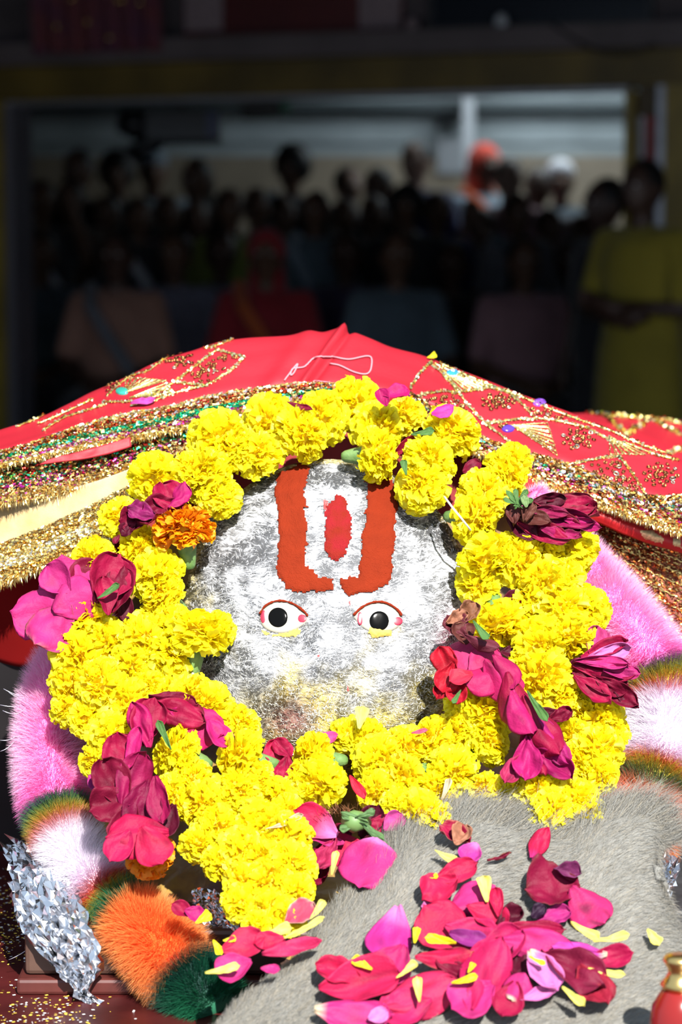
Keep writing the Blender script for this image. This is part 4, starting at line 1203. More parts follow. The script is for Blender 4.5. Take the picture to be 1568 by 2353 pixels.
# ================================================================ fur garland
PINK = (.98, .24, .62); PALEPINK = (1.0, .68, .86); WHITEF = (.92, .86, .94); LILAC = (.8, .62, .75); DKP = (.10, .03, .16)
FGRN = (.02, .20, .09); FYEL = (.52, .42, .03); FRED = (.62, .06, .04); FORG = (.90, .10, .006); PEACH = (.95, .40, .12); BLKG = (.004, .035, .03); ORG2 = (.80, .22, .10)
def boa(label, ctl, stops, poms, n, w=.00022, long=1.0, OFF=0.0):
    """ctl: (px, py, Y, radius px); stops: (px-index param, colour, tip colour); poms: centres and half widths along the index"""
    e = empty('fur_garland', P(ctl[len(ctl) // 2][0], ctl[len(ctl) // 2][1], ctl[len(ctl) // 2][2]))
    tag(e, label, 'garland')
    C3 = np.array([tuple(P(a, b, c)) + (r * mpp(c), i) for i, (a, b, c, r) in enumerate(ctl)])
    M = 260; S = crom(C3, M); Pn = S[:, :3]; Rd = S[:, 3]; Ix = S[:, 4]
    T = unit(np.gradient(Pn, axis=0))
    A = unit(np.cross(T, np.array([[0, 1.0, 0]]))); B = np.cross(T, A)
    sx = np.array([s[0] for s in stops]); sc = np.array([s[1] for s in stops]); st = np.array([s[2] for s in stops])
    sx = sx + OFF
    def colat(ix): return (np.stack([np.interp(ix, sx, sc[:, k]) for k in range(3)], 1), np.stack([np.interp(ix, sx, st[:, k]) for k in range(3)], 1))
    # core
    seg = 20; V, F, cols = [], [], []
    c1, _ = colat(Ix)
    for i in range(M):
        for k in range(seg):
            t = 2 * math.pi * k / seg
            V.append(Pn[i] + (A[i] * math.cos(t) + B[i] * math.sin(t)) * Rd[i] * .62); cols.append(c1[i])
    for i in range(M - 1):
        for k in range(seg):
            k2 = (k + 1) % seg; F.append((i * seg + k, i * seg + k2, (i + 1) * seg + k2, (i + 1) * seg + k))
    F.append(tuple(range(seg))[::-1]); F.append(tuple((M - 1) * seg + k for k in range(seg)))
    co = centred('core', V, F, M_furcore, e); vcol(co.data, cols)
    f = rng.uniform(0, M - 1.001, n); i = f.astype(int)
    th = rng.uniform(0, 2 * math.pi, n)
    rad = A[i] * np.cos(th)[:, None] + B[i] * np.sin(th)[:, None]
    ix = Ix[i] + (f - i) * (Ix[np.minimum(i + 1, M - 1)] - Ix[i])
    lean = np.zeros(n)
    pc = np.array([p[0] for p in poms]) + OFF; ph = np.array([p[1] for p in poms])
    j = np.argmin(np.abs(ix[:, None] - pc[None]) / ph[None], axis=1)
    lean = np.clip((ix - pc[j]) / ph[j], -1, 1) * .42
    R_ = Rd[i][:, None] * rng.uniform(.82, 1.10, (n, 1)) * long
    base = Pn[i] + T[i] * rng.uniform(-.002, .002, (n, 1))
    d = unit(rad + T[i] * lean[:, None] + rng.normal(size=(n, 3)) * .13)
    p0 = base + rad * R_ * .50
    p2 = p0 + d * R_ * .52
    p1 = p0 + unit(rad + d) * R_ * .27
    # colour taken where the tip ends up, so colours radiate from each tuft
    ca, cb = colat(ix)
    v = rng.uniform(.75, 1.15, (n, 1))
    c5 = np.stack([ca * .85, ca * .85, (ca * .5 + cb * .5), (ca * .5 + cb * .5), cb], axis=1) * v[:, None]
    ribbons('fur_strands', p0, p1, p2, w, np.clip(c5, 0, 1), M_fur, e, side=unit(np.cross(unit(p2 - p0), np.array([[.12, -.8, .55]]) + rng.normal(size=(n, 3)) * .45)))
    return e

LB = [(250, 1420, 2.17, 80), (165, 1520, 2.16, 92), (128, 1620, 2.13, 98), (114, 1740, 2.10, 94), (126, 1840, 2.07, 96), (152, 1920, 2.045, 92), (192, 1995, 2.02, 92), (244, 2062, 1.99, 98), (312, 2125, 1.965, 104), (378, 2192, 1.94, 112), (440, 2262, 1.92, 112), (500, 2330, 1.90, 100)]
boa('pink, white, green and orange fur garland curving down beside the silver foil', LB,
    [(0, PINK, PALEPINK), (3.2, PINK, PALEPINK), (3.75, PINK, PINK), (3.98, DKP, DKP), (4.12, FGRN, FGRN), (4.32, FYEL, FGRN), (4.52, FRED, FYEL), (4.72, LILAC, FRED), (5.0, WHITEF, WHITEF), (6.1, WHITEF, WHITEF),
     (6.45, LILAC, LILAC), (6.75, FRED, FRED), (7.0, FYEL, FYEL), (7.2, FGRN, FGRN), (7.36, BLKG, FGRN), (7.5, FORG, PEACH), (9.1, FORG, PEACH), (9.35, FRED, PEACH), (9.55, BLKG, BLKG), (10.3, BLKG, FGRN), (11, FGRN, FGRN)],
    [(2.4, 1.7), (5.5, 1.5), (8.3, 1.15), (10.2, .8)], 85000, OFF=.28)
RB = [(1222, 1140, 2.17, 46), (1350, 1320, 2.19, 82), (1415, 1410, 2.17, 96), (1480, 1500, 2.14, 104), (1520, 1580, 2.12, 108), (1532, 1660, 2.10, 112), (1518, 1745, 2.08, 108), (1495, 1820, 2.06, 108), (1470, 1900, 2.045, 108), (1445, 1990, 2.02, 100), (1420, 2060, 2.0, 85)]
boa('pink, white and orange fur garland running down beside the brown net cloth', RB,
    [(0, PINK, PALEPINK), (3.1, PINK, PALEPINK), (3.35, PINK, PINK), (3.6, DKP, DKP), (3.8, FYEL, FGRN), (4.1, FYEL, FYEL), (4.3, FRED, FRED), (4.5, LILAC, LILAC), (4.8, WHITEF, WHITEF), (5.7, WHITEF, WHITEF),
     (6.1, LILAC, LILAC), (6.4, FRED, FRED), (6.7, FYEL, FYEL), (6.95, FGRN, BLKG), (7.25, ORG2, ORG2), (9.4, ORG2, PEACH), (10, BLKG, FGRN)],
    [(2.1, 1.6), (5.2, 1.3), (8.2, 1.5)], 75000)
# small pink tuft peeping out above the wilted rose
# stray tinsel threads sticking out
M_stray = mat('stray_tinsel', (.75, .72, .85), .3, metal=.6)
for (a, bb, c_, lb) in (((66, 1600), (8, 1582), 2.12, 'topmost shiny tinsel thread sticking out from the pink fur'), ((62, 1618), (0, 1619), 2.12, 'straight level tinsel thread reaching the frame beside the pink fur'), ((50, 1638), (6, 1632), 2.12, 'tinsel thread under the level one beside the pink fur'), ((62, 1604), (20, 1590), 2.11, 'short tinsel thread between the topmost and level ones'), ((40, 1690), (0, 1700), 2.10, 'almost level tinsel thread low on the pink fur'), ((36, 1700), (0, 1726), 2.10, 'slanting lowest tinsel thread dropping away from the pink fur'), ((60, 1625), (30, 1640), 2.11, 'short drooping tinsel thread under the level one'), ((90, 2160), (20, 2205), 2.0, 'tinsel thread slanting across the silver foil edge')):
    pts = [P(a[0] + (bb[0] - a[0]) * t, a[1] + (bb[1] - a[1]) * t + 5 * math.sin(t * 3), c_ - .01 * math.sin(t * 2)) for t in np.linspace(0, 1, 8)]
    vf = tube_vf(pts, [.0004 * (1 - .5 * t) for t in np.linspace(0, 1, 8)], 5)
    o = centred('tinsel_thread', vf[0], vf[1], M_stray)
    tag(o, lb, 'thread', 'stray tinsel threads')

# ================================================================ flowers
def marigold_mesh(seed, npet=230):
    r = np.random.default_rng(seed); V, F = [], []
    cols = []
    ga = math.pi * (3 - math.sqrt(5))
    for k in range(npet):
        q = (k + .5) / npet
        pol = math.acos(1 - q * 1.52); az = k * ga + r.normal() * .25; pol += r.normal() * .06
        d = np.array((math.sin(pol) * math.cos(az), math.sin(pol) * math.sin(az), math.cos(pol)))
        t = np.cross(d, (0, 0, 1.0)) if abs(d[2]) < .95 else np.array((1.0, 0, 0)); t /= np.linalg.norm(t)
        b = np.cross(d, t)
        ro = r.normal() * .9; t1 = t * math.cos(ro) + b * math.sin(ro); t2 = -t * math.sin(ro) + b * math.cos(ro)
        L = r.uniform(.90, 1.16); W = r.uniform(.17, .27); bend = r.normal() * .16 + .08; ph = r.uniform(0, 6.28); fr = r.uniform(.025, .06)
        n0 = len(V); NJ = 6
        for i, s in enumerate((0, .42, .75, 1.0)):
            rad = .58 + (L - .58) * s
            ww = W * (.30 + .70 * s ** .8)
            for j in range(NJ):
                x = (j / (NJ - 1) - .5) * 2
                ruf = fr * s * math.sin(x * 5.5 + ph) + .05 * s * (x * x)
                notch = -.035 * (s == 1.0) * (math.cos(x * 9 + ph) * .5 + x * x * 1.1)
                p = d * (rad + notch - .03 * (x * x) * s) + t1 * ww * x + t2 * (ruf + bend * s * s)
                p = p * np.array((1, 1, .80))
                V.append(p)
        for i in range(3):
            for j in range(NJ - 1):
                a = n0 + i * NJ + j; F.append((a, a + 1, a + NJ + 1, a + NJ))
    me = mesh_of('petals', V, F)
    return me
MG = [marigold_mesh(40 + i) for i in range(6)]
def flower_mat(name, c1, c2, deep):
    m = bpy.data.materials.new(name); m.use_nodes = True; nt = m.node_tree; N = nt.nodes; L = nt.links; b = N['Principled BSDF']
    tc = N.new('ShaderNodeTexCoord'); ln = N.new('ShaderNodeVectorMath'); ln.operation = 'LENGTH'; L.new(tc.outputs['Object'], ln.inputs[0])
    rp = N.new('ShaderNodeValToRGB'); e = rp.color_ramp.elements; e[0].position = .55; e[0].color = (*deep, 1); e[1].position = .98; e[1].color = (*c2, 1)
    x = e.new(.80); x.color = (*c1, 1); L.new(ln.outputs['Value'], rp.inputs['Fac'])
    nz = N.new('ShaderNodeTexNoise'); nz.inputs['Scale'].default_value = 3.5; nz.inputs['Detail'].default_value = 3; L.new(tc.outputs['Object'], nz.inputs['Vector'])
    oi = N.new('ShaderNodeObjectInfo'); hs = N.new('ShaderNodeHueSaturation')
    mr = N.new('ShaderNodeMapRange'); mr.inputs['From Min'].default_value = .3; mr.inputs['From Max'].default_value = .7; mr.inputs['To Min'].default_value = .84; mr.inputs['To Max'].default_value = 1.08
    L.new(nz.outputs['Fac'], mr.inputs['Value']); L.new(mr.outputs['Result'], hs.inputs['Value']); L.new(rp.outputs['Color'], hs.inputs['Color'])
    mh = N.new('ShaderNodeMapRange'); mh.inputs['To Min'].default_value = .496; mh.inputs['To Max'].default_value = .506; L.new(oi.outputs['Random'], mh.inputs['Value']); L.new(mh.outputs['Result'], hs.inputs['Hue'])
    L.new(hs.outputs['Color'], b.inputs['Base Color']); b.inputs['Roughness'].default_value = .5; b.inputs['Specular IOR Level'].default_value = .35
    t = N.new('ShaderNodeBsdfTranslucent'); L.new(hs.outputs['Color'], t.inputs['Color']); mx = N.new('ShaderNodeMixShader'); mx.inputs['Fac'].default_value = .30
    L.new(b.outputs['BSDF'], mx.inputs[1]); L.new(t.outputs['BSDF'], mx.inputs[2]); L.new(mx.outputs['Shader'], N['Material Output'].inputs['Surface'])
    return m
M_yel = flower_mat('marigold_yellow', (.93, .77, .006), (.95, .84, .014), (.85, .60, .003))
M_org = flower_mat('marigold_orange', (.80, .23, .002), (.86, .30, .003), (.60, .11, .001))
M_stalk = mat('calyx_green', (.09, .19, .045), .5, col2=(.16, .27, .09), vscale=2.5, trans=.1, bump=.2, bscale=12)
M_corem = mat('flower_core', (.8, .6, .01), .8)
def calyx_mesh():
    V, F = [], []; seg = 20
    prof = [(.10, -1.02), (.15, -1.0), (.21, -.9), (.25, -.72), (.29, -.50), (.32, -.30), (.37, -.12), (.42, .0)]
    for i, (r, z) in enumerate(prof):
        for k in range(seg):
            t = 2 * math.pi * k / seg; q = r * (1 + .07 * math.cos(t * 8))
            zz = z + (.07 * math.cos(t * 8) if i == len(prof) - 1 else 0)
            V.append((q * math.cos(t), q * math.sin(t), zz))
    for i in range(len(prof) - 1):
        for k in range(seg): F.append((i * seg + k, i * seg + (k + 1) % seg, (i + 1) * seg + (k + 1) % seg, (i + 1) * seg + k))
    F.append(tuple(range(seg))[::-1]); return mesh_of('calyx', V, F)
CAL = calyx_mesh()
CORE = mesh_of('flower_core', *ellipsoid((0, 0, -.05), .62, .62, .50, 16, 10)); CORE.materials.append(M_corem)
for me in MG: me.materials.append(M_yel)
CAL.materials.append(M_stalk)
UPV = Vector((0, .30, .95)).normalized(); TOC = Vector((0, -.95, .30)).normalized()
mcount = [0]
def marigold(px, py, r, parent, cal=None, dY=0.0, toward=None, orange=False, off=0.0, squash=1.0):
    Y = Yp(py) - .030 - dY
    c = P(px, py, Y); s = r * mpp(Y) * 1.05
    k = mcount[0]; mcount[0] += 1
    if cal is None:
        a = rng.uniform(0, 360); ax = (Vector((math.cos(R(a)), 0, 0)) * .55 + UPV * math.sin(R(a)) * .55 + TOC * .85).normalized()
    else:
        tw = .30 if toward is None else toward
        ax = (-(Vector((1, 0, 0)) * math.cos(R(cal)) + UPV * math.sin(R(cal))) + TOC * tw).normalized()
    q = ax.to_track_quat('Z', 'Y') @ Euler((0, 0, rng.uniform(0, 6.28))).to_quaternion()
    o = bpy.data.objects.new('marigold', CORE); COL.objects.link(o)
    o.parent = parent; o.matrix_parent_inverse = Matrix.Translation(parent.location).inverted() if parent else Matrix()
    o.location = c; o.rotation_mode = 'QUATERNION'; o.rotation_quaternion = q; o.scale = (s, s, s * squash)
    p = bpy.data.objects.new('petals', MG[k % 6]); COL.objects.link(p); p.parent = o; p['kind'] = 'stuff'
    if orange: own_material(p, M_org)
    g = bpy.data.objects.new('calyx', CAL); COL.objects.link(g); g.parent = o; g.location = (0, 0, -.28)
    return o
gin = empty('marigold_garland', P(757, 1700, 2.08)); tag(gin, 'inner yellow marigold and rose garland lying right around the silver face', 'garland')
gout = empty('marigold_garland', P(757, 1850, 2.0)); tag(gout, 'outer yellow marigold and rose garland next to the fur garland and grey fleece', 'garland')
INNER = [  # px, py, r, calyx direction (degrees) or None, nearer by, toward
    (815, 930, 60, None, .0), (742, 962, 58, None, .004), (690, 1000, 62, 215, .012, .7), (620, 968, 60, None, -.004), (590, 1045, 56, None, .008), (500, 1012, 66, None, .0), (545, 1035, 50, -50, .004, .8),
    (868, 985, 60, None, .0), (862, 1045, 58, 180, .012, .25), (925, 958, 48, -60, -.006, .8), (1040, 992, 62, 235, .0, .7), (985, 1060, 60, 215, .008, .7), (972, 1120, 60, None, .012),
    (1110, 1140, 58, None, .006), (1160, 1090, 52, 205, -.004, .6), (1090, 1190, 58, 170, .010, .6), (1180, 1060, 40, None, -.01),
    (355, 1100, 58, None, -.006), (480, 1098, 62, -40, .004, .7), (505, 1145, 48, None, .008), (440, 1080, 44, None, .0),
    (1125, 1285, 68, 110, .014, .35), (1190, 1290, 62, None, .012), (1250, 1262, 56, None, .0), (1318, 1262, 56, None, -.006), (1100, 1345, 50, None, .004), (1250, 1345, 62, None, .010), (1290, 1330, 50, None, .004),
    (1145, 1432, 62, 98, .012, .35), (1225, 1390, 50, None, .004), (1290, 1400, 62, None, .012), (1345, 1405, 55, None, .002), (1300, 1465, 62, 95, .012, .5), (1240, 1478, 58, None, .014), (1340, 1470, 48, None, .0),
    (1245, 1560, 68, None, .016), (1210, 1530, 44, None, .01), (1285, 1600, 52, None, .010),
    (1115, 1640, 62, None, .012), (1120, 1705, 52, 210, .010, .5), (1060, 1680, 52, None, .006), (1000, 1700, 54, None, .004), (935, 1720, 52, None, .002), (1040, 1770, 56, None, .016), (1010, 1810, 44, None, .01), (1060, 1620, 40, None, .0),
    (870, 1748, 56, None, .004), (800, 1690, 42, None, -.008), (930, 1790, 56, 30, .012, .6), (870, 1820, 48, None, .010), (845, 1700, 44, None, -.006)]
for it in INNER:
    marigold(it[0], it[1], it[2], gin, it[3], it[4], it[5] if len(it) > 5 else None)
OUTER = [
    (275, 1190, 46, None, -.004), (318, 1256, 46, 150, .0, .7), (362, 1325, 62, None, .010), (375, 1370, 52, -30, .012, .7), (215, 1288, 50, None, -.006),
    (195, 1420, 66, None, .004), (180, 1500, 62, None, .002), (245, 1475, 52, None, .004), (165, 1570, 50, None, -.002), (235, 1575, 60, None, .010), (300, 1530, 50, None, .008), (160, 1630, 42, None, -.004), (200, 1650, 46, None, .0),
    (335, 1468, 60, None, .010), (395, 1500, 58, None, .010), (395, 1445, 54, None, .010), (450, 1462, 70, -95, .018, .25), (495, 1450, 44, None, .012),
    (300, 1620, 56, None, .012), (260, 1690, 56, None, .010), (340, 1580, 40, None, .010), (225, 1750, 42, None, .0), (262, 1740, 40, None, .004),
    (440, 1608, 58, None, .014), (480, 1620, 52, None, .012), (390, 1595, 40, None, .008), (550, 1670, 48, None, .0), (505, 1660, 40, None, .0),
    (410, 1735, 62, -15, .022, .35), (440, 1795, 50, None, .020), (558, 1745, 66, -8, .026, .30), (545, 1820, 58, None, .024), (590, 1790, 44, None, .022), (405, 1830, 52, None, .018), (470, 1850, 54, None, .022),
    (500, 1905, 56, None, .020), (460, 1940, 44, None, .016), (725, 1745, 58, 0, .018, .35), (735, 1800, 58, None, .022), (700, 1790, 44, None, .018), (640, 1830, 42, None, .016), (660, 1870, 44, None, .018),
    (600, 1900, 58, None, .024), (560, 1960, 56, None, .024), (600, 1980, 52, None, .026), (660, 1935, 62, None, .030), (670, 1990, 56, None, .030), (620, 2030, 56, None, .028), (560, 2030, 46, None, .022),
    (555, 2075, 44, None, .022), (620, 2095, 50, None, .028), (680, 2050, 44, None, .028), (665, 2110, 40, None, .028), (510, 1980, 44, None, .018), (590, 2130, 36, None, .024),
    (1370, 1645, 58, None, .0), (1325, 1620, 44, None, .004), (1368, 1725, 62, None, .004), (1315, 1690, 44, 80, .006, .6), (1400, 1690, 44, None, -.004), (1330, 1745, 44, None, .006), (1375, 1780, 44, None, .004),
    (1240, 1815, 52, None, .016), (1320, 1840, 56, None, .014), (1270, 1870, 56, None, .020), (1350, 1880, 46, None, .014), (1200, 1800, 42, None, .012), (960, 1865, 50, None, .020), (1000, 1885, 44, None, .022), (1120, 1815, 40, None, .010), (915, 1850, 40, None, .016)]
for it in OUTER:
    marigold(it[0], it[1], it[2], gout, it[3], it[4], it[5] if len(it) > 5 else None)
marigold(424, 1220, 66, gout, -82, .022, .30, orange=True)['label'] = 'orange marigold among the yellow ones'
marigold(345, 1965, 52, gout, None, -.004, orange=True)['label'] = 'orange marigold half hidden under a dark rose'
# thread of each garland
M_str = mat('white_cotton_string', (.70, .70, .66), .8)
for par, seq in ((gin, [(500, 1012), (590, 1045), (690, 1000), (742, 962), (815, 930), (868, 985), (862, 1045), (985, 1060), (972, 1120)]),
                 (gin, [(1125, 1285), (1145, 1432), (1240, 1478), (1245, 1560), (1115, 1640), (1120, 1705), (1040, 1770), (930, 1790), (870, 1820)]),
                 (gout, [(424, 1220), (430, 1300), (375, 1370), (450, 1462), (442, 1545), (440, 1608)])):
    pts = crom([tuple(P(x, y, Yp(y) - .03)) for x, y in seq], 60)
    vf = tube_vf(pts, .0007, 6); centred('string', vf[0], vf[1], M_str, par)
pts = [P(1022, 1142, 2.10), P(1040, 1166, 2.085), P(1060, 1190, 2.08), P(1082, 1218, 2.085)]
vf = tube_vf(pts, .0010, 6); centred('string', vf[0], vf[1], M_str, gin)
pts = [P(441, 1540, 2.065), P(443, 1552, 2.06), P(446, 1564, 2.06)]
vf = tube_vf(pts, .0014, 6); centred('string', vf[0], vf[1], M_str, gout)

# ---------------------------------------------------------------- rose petals
M_pet = mat('rose_petal', attr='Col', rough=.6, spec=.22, trans=.20, bump=.3, bscale=420)
M_ypet = mat('marigold_petal', attr='Col', rough=.5, spec=.3, trans=.35)
PC = dict(mag=(.27, .003, .038), pink=(.46, .022, .15), hot=(.44, .008, .055), red=(.38, .006, .02), dark=(.07, .002, .014), dmag=(.15, .002, .022), brown=(.10, .025, .02), tan=(.35, .15, .09),
          pale=(.62, .16, .42), purple=(.22, .02, .16), yel=(.82, .70, .02), lyel=(.85, .78, .18), org=(.6, .16, .01), cream=(.62, .52, .34))
def petal_vf(px, py, ln, wd, ang, Y, cup=.35, curl=.3, tilt=0, pitch=0, crumple=.06, seed=0, nrm=None, shape='rose', nu=19, nv=19, twist=0, notch=0.0):
    c = P(px, py, Y); s = mpp(Y); ln *= s; wd *= s
    n0 = Vector((0, -.86, .51)) if nrm is None else Vector(nrm).normalized()
    X = Vector((1, 0, 0)); X = (X - n0 * X.dot(n0)).normalized(); U = n0.cross(X)
    if U.z < 0: U = -U
    a = (X * math.cos(R(ang)) + U * math.sin(R(ang))).normalized()
    side = n0.cross(a)
    n1 = (Matrix.Rotation(R(tilt), 3, a) @ n0); side = (Matrix.Rotation(R(tilt), 3, a) @ side)
    a2 = (Matrix.Rotation(R(pitch), 3, side) @ a); n1 = (Matrix.Rotation(R(pitch), 3, side) @ n1)
    V, F = [], []
    sd = Vector((seed * 3.17, seed * 1.3, seed * .7))
    for i in range(nv):
        q = i / (nv - 1)
        if shape == 'rose': w = .5 * wd * ((.16 + .84 * math.sin(math.pi / 2 * min(q / .58, 1))) if q < .58 else math.sqrt(max(0.0, 1 - ((q - .58) / .422) ** 2.3)))
        elif shape == 'round': w = .5 * wd * max(0.0, 1 - abs(2 * q - 1) ** 2.6) ** .5 if 0 < q < 1 else .12 * wd
        else: w = .5 * wd * (.10 + .9 * q ** .8) * (1 if q < .8 else math.sqrt(max(.02, 1 - ((q - .8) / .203) ** 2)))
        for j in range(nu):
            t = 2 * j / (nu - 1) - 1
            loc = Vector((t, q * 2, 0)) * 1.0
            z = cup * wd * .5 * (t * t) * (w / (wd * .5 + 1e-9)) + curl * ln * (q - .45) ** 2
            z += 1.5 * crumple * ln * (noise.noise(loc * 1.1 + sd) + .5 * noise.noise(loc * 2.7 + sd) * (abs(t) ** 1.5 + .3))
            ex = 1 + .10 * noise.noise(Vector((q * 3, t * 1.5, 5)) + sd) + .05 * noise.noise(Vector((q * 9, t * 4, 5)) + sd)
            z += crumple * ln * .30 * noise.noise(Vector((t * 4.5, q * 6, 2)) + sd); x = t * w * ex; y = (q - .5) * ln * (1 - .10 * abs(t) * q) - notch * ln * (q ** 6) * math.exp(-(t / .16) ** 2)
            th = R(twist) * (q - .5); x, z = x * math.cos(th) - z * math.sin(th), x * math.sin(th) + z * math.cos(th)
            V.append(c + a2 * y + side * x + n1 * z)
    for i in range(nv - 1):
        for j in range(nu - 1):
            k = i * nu + j; F.append((k, k + 1, k + nu + 1, k + nu))
    return V, F
pseed = [0]
def petal(px, py, ln, wd, ang, colr='mag', parent=None, Y=None, dY=.0, base=None, basew=.3, name='petal', m=None, bruise=.35, edge=None, **kw):
    pseed[0] += 1; sd = pseed[0]
    if Y is None: Y = Yp(py) - .045 - dY
    nu = kw.get('nu', 19); nv = kw.get('nv', 19)
    V, F = petal_vf(px, py, ln, wd, ang, Y, seed=sd, **kw)
    o = centred(name, V, F, m or M_pet, None)
    c = np.array(PC[colr] if isinstance(colr, str) else colr); cols = []
    r = np.random.default_rng(sd)
    for i in range(nv):
        q = i / (nv - 1)
        for j in range(nu):
            t = 2 * j / (nu - 1) - 1
            k = c * (1 + .22 * noise.noise(Vector((q * 2.2, t * 1.4, sd))))
            k = k * (1 - .12 * abs(math.sin(t * 9 + q * 3)) * (1 - q))
            b = max(0, noise.noise(Vector((q * 3, t * 2, sd + 40))) - .1) * bruise * 2
            k = k * (1 - b)
            if base is not None:
                f = max(0, 1 - q / basew) * (1 - .4 * abs(t)); f = min(1, f * 1.4); k = k * (1 - f) + np.array(PC[base]) * f
            if edge is not None:
                f = max(0, (max(abs(t), q) - .86) / .14) * max(0, .5 + noise.noise(Vector((q * 6, t * 6, sd)))); k = k * (1 - f) + np.array(PC[edge]) * f
            cols.append(np.clip(k, 0, 1))
    vcol(o.data, cols)
    so = o.modifiers.new('thickness', 'SOLIDIFY'); so.thickness = .00035; so.offset = 0
    if parent is not None:
        o.parent = parent; o.matrix_parent_inverse = parent.matrix_basis.inverted() if parent.parent is None else (parent.parent.matrix_basis @ parent.matrix_parent_inverse @ parent.matrix_basis).inverted()
    return o
def rose(garland, px, py, label):
    e = bpy.data.objects.new('rose', None); COL.objects.link(e); e.empty_display_size = .02
    e.parent = garland; e.matrix_parent_inverse = Matrix.Translation(garland.location).inverted(); e.location = P(px, py, Yp(py) - .03)
    e['label'] = label
    return e
def sepal(px, py, ln, wd, ang, parent, dY=.03, **kw):
    return petal(px, py, ln, wd, ang, (.07, .16, .04), parent, dY=dY, name='sepal', shape='tongue', crumple=.04, bruise=.2, **kw)

# big pink and crimson rose at the outer left
r = rose(gout, 150, 1380, 'large rose with pale magenta outer petals, crimson heart')
petal(215, 1345, 120, 130, 60, 'dmag', r, dY=-.010, cup=.5)
petal(160, 1345, 150, 140, 105, 'pink', r, dY=.000, cup=-.25, curl=.2, crumple=.08)
petal(95, 1410, 150, 130, 175, 'pink', r, dY=.004, cup=-.3, curl=-.1, crumple=.10)
petal(120, 1440, 130, 120, 235, 'pink', r, dY=.010, cup=-.2, crumple=.10, edge='tan')
petal(175, 1375, 120, 110, 30, 'pink', r, dY=.016, cup=-.35, curl=-.3, tilt=15)
petal(135, 1330, 90, 80, 130, (.42, .02, .15), r, dY=.012, cup=.5, tilt=-20)
petal(250, 1330, 130, 110, 70, 'mag', r, dY=.010, cup=.5, tilt=20, crumple=.12)
petal(275, 1360, 120, 70, 80, 'dmag', r, dY=.004, cup=.7, crumple=.15)
petal(238, 1370, 100, 60, 100, 'mag', r, dY=.018, cup=.4, tilt=35)
petal(290, 1405, 80, 40, 100, 'dark', r, dY=-.006, cup=.5)
sepal(250, 1360, 62, 20, 35, r, dY=.03)
# wilted magenta rose above the orange marigold
r = rose(gout, 340, 1170, 'small wilted magenta rose beside the orange marigold')
petal(392, 1145, 90, 75, 120, 'mag', r, dY=.012, cup=.35, crumple=.12)
petal(410, 1140, 75, 55, 60, (.35, .008, .10), r, dY=.018, cup=-.4, tilt=-25, crumple=.1)
petal(365, 1165, 80, 50, 200, 'dmag', r, dY=.014, cup=.6, crumple=.16)
petal(310, 1195, 75, 62, 190, 'dmag', r, dY=.010, cup=.6, crumple=.20)
petal(325, 1180, 70, 50, 160, (.22, .01, .09), r, dY=.018, cup=.7, crumple=.2, edge='brown')
petal(345, 1195, 60, 40, 210, 'dmag', r, dY=.016, cup=.8, crumple=.2, tilt=30)
petal(295, 1215, 50, 36, 230, 'dark', r, dY=.008, cup=.6, crumple=.2)
petal(268, 1240, 26, 14, 240, 'dmag', r, dY=.01, cup=.5)
# large dark rose lower left
r = rose(gout, 320, 1790, 'large dark crimson rose drooping between fur and marigolds')
petal(340, 1660, 120, 90, 75, 'mag', r, dY=.024, cup=.5, crumple=.10)
petal(325, 1665, 120, 60, 110, (.36, .006, .085), r, dY=.030, cup=-.5, tilt=-20, crumple=.1)
petal(410, 1640, 140, 80, -20, 'mag', r, dY=.022, cup=-.4, tilt=18, crumple=.14, edge='brown')
petal(455, 1665, 140, 100, -25, (.40, .008, .10), r, dY=.018, cup=-.3, crumple=.12)
petal(400, 1615, 120, 50, -10, 'dmag', r, dY=.016, cup=.5, crumple=.12)
petal(500, 1690, 90, 60, -55, (.42, .01, .12), r, dY=.022, cup=.4, tilt=-25)
petal(280, 1740, 120, 90, 100, 'mag', r, dY=.016, cup=.5, crumple=.12)
petal(262, 1800, 130, 90, 120, 'dmag', r, dY=.016, cup=.6, crumple=.12)
petal(310, 1790, 140, 90, 70, (.26, .004, .06), r, dY=.024, cup=-.5, tilt=20, crumple=.12)
petal(315, 1720, 110, 50, 80, (.45, .01, .12), r, dY=.030, cup=.6, tilt=-30)
petal(260, 1850, 120, 90, 200, 'dmag', r, dY=.012, cup=.5, crumple=.14)
petal(330, 1855, 130, 100, 260, (.16, .002, .035), r, dY=.018, cup=.4, crumple=.12)
petal(370, 1840, 120, 60, 280, (.24, .003, .05), r, dY=.026, cup=.6, tilt=25)
petal(385, 1890, 90, 60, 250, 'dark', r, dY=.012, cup=.5)
petal(232, 1800, 70, 50, 150, (.33, .02, .16), r, dY=.002, cup=.4)
petal(290, 1900, 110, 80, 250, 'dmag', r, dY=.010, cup=.5)
sepal(378, 1690, 80, 22, 115, r, dY=.036)
r = rose(gout, 320, 1930, 'broad flat crimson petals under the dark rose')
petal(315, 1920, 150, 110, 185, (.40, .004, .05), r, dY=.020, cup=-.2, crumple=.06, curl=.1)
petal(350, 1945, 110, 90, 300, 'hot', r, dY=.026, cup=-.15, crumple=.06)
petal(275, 1945, 90, 70, 240, (.36, .005, .06), r, dY=.016, cup=.3)
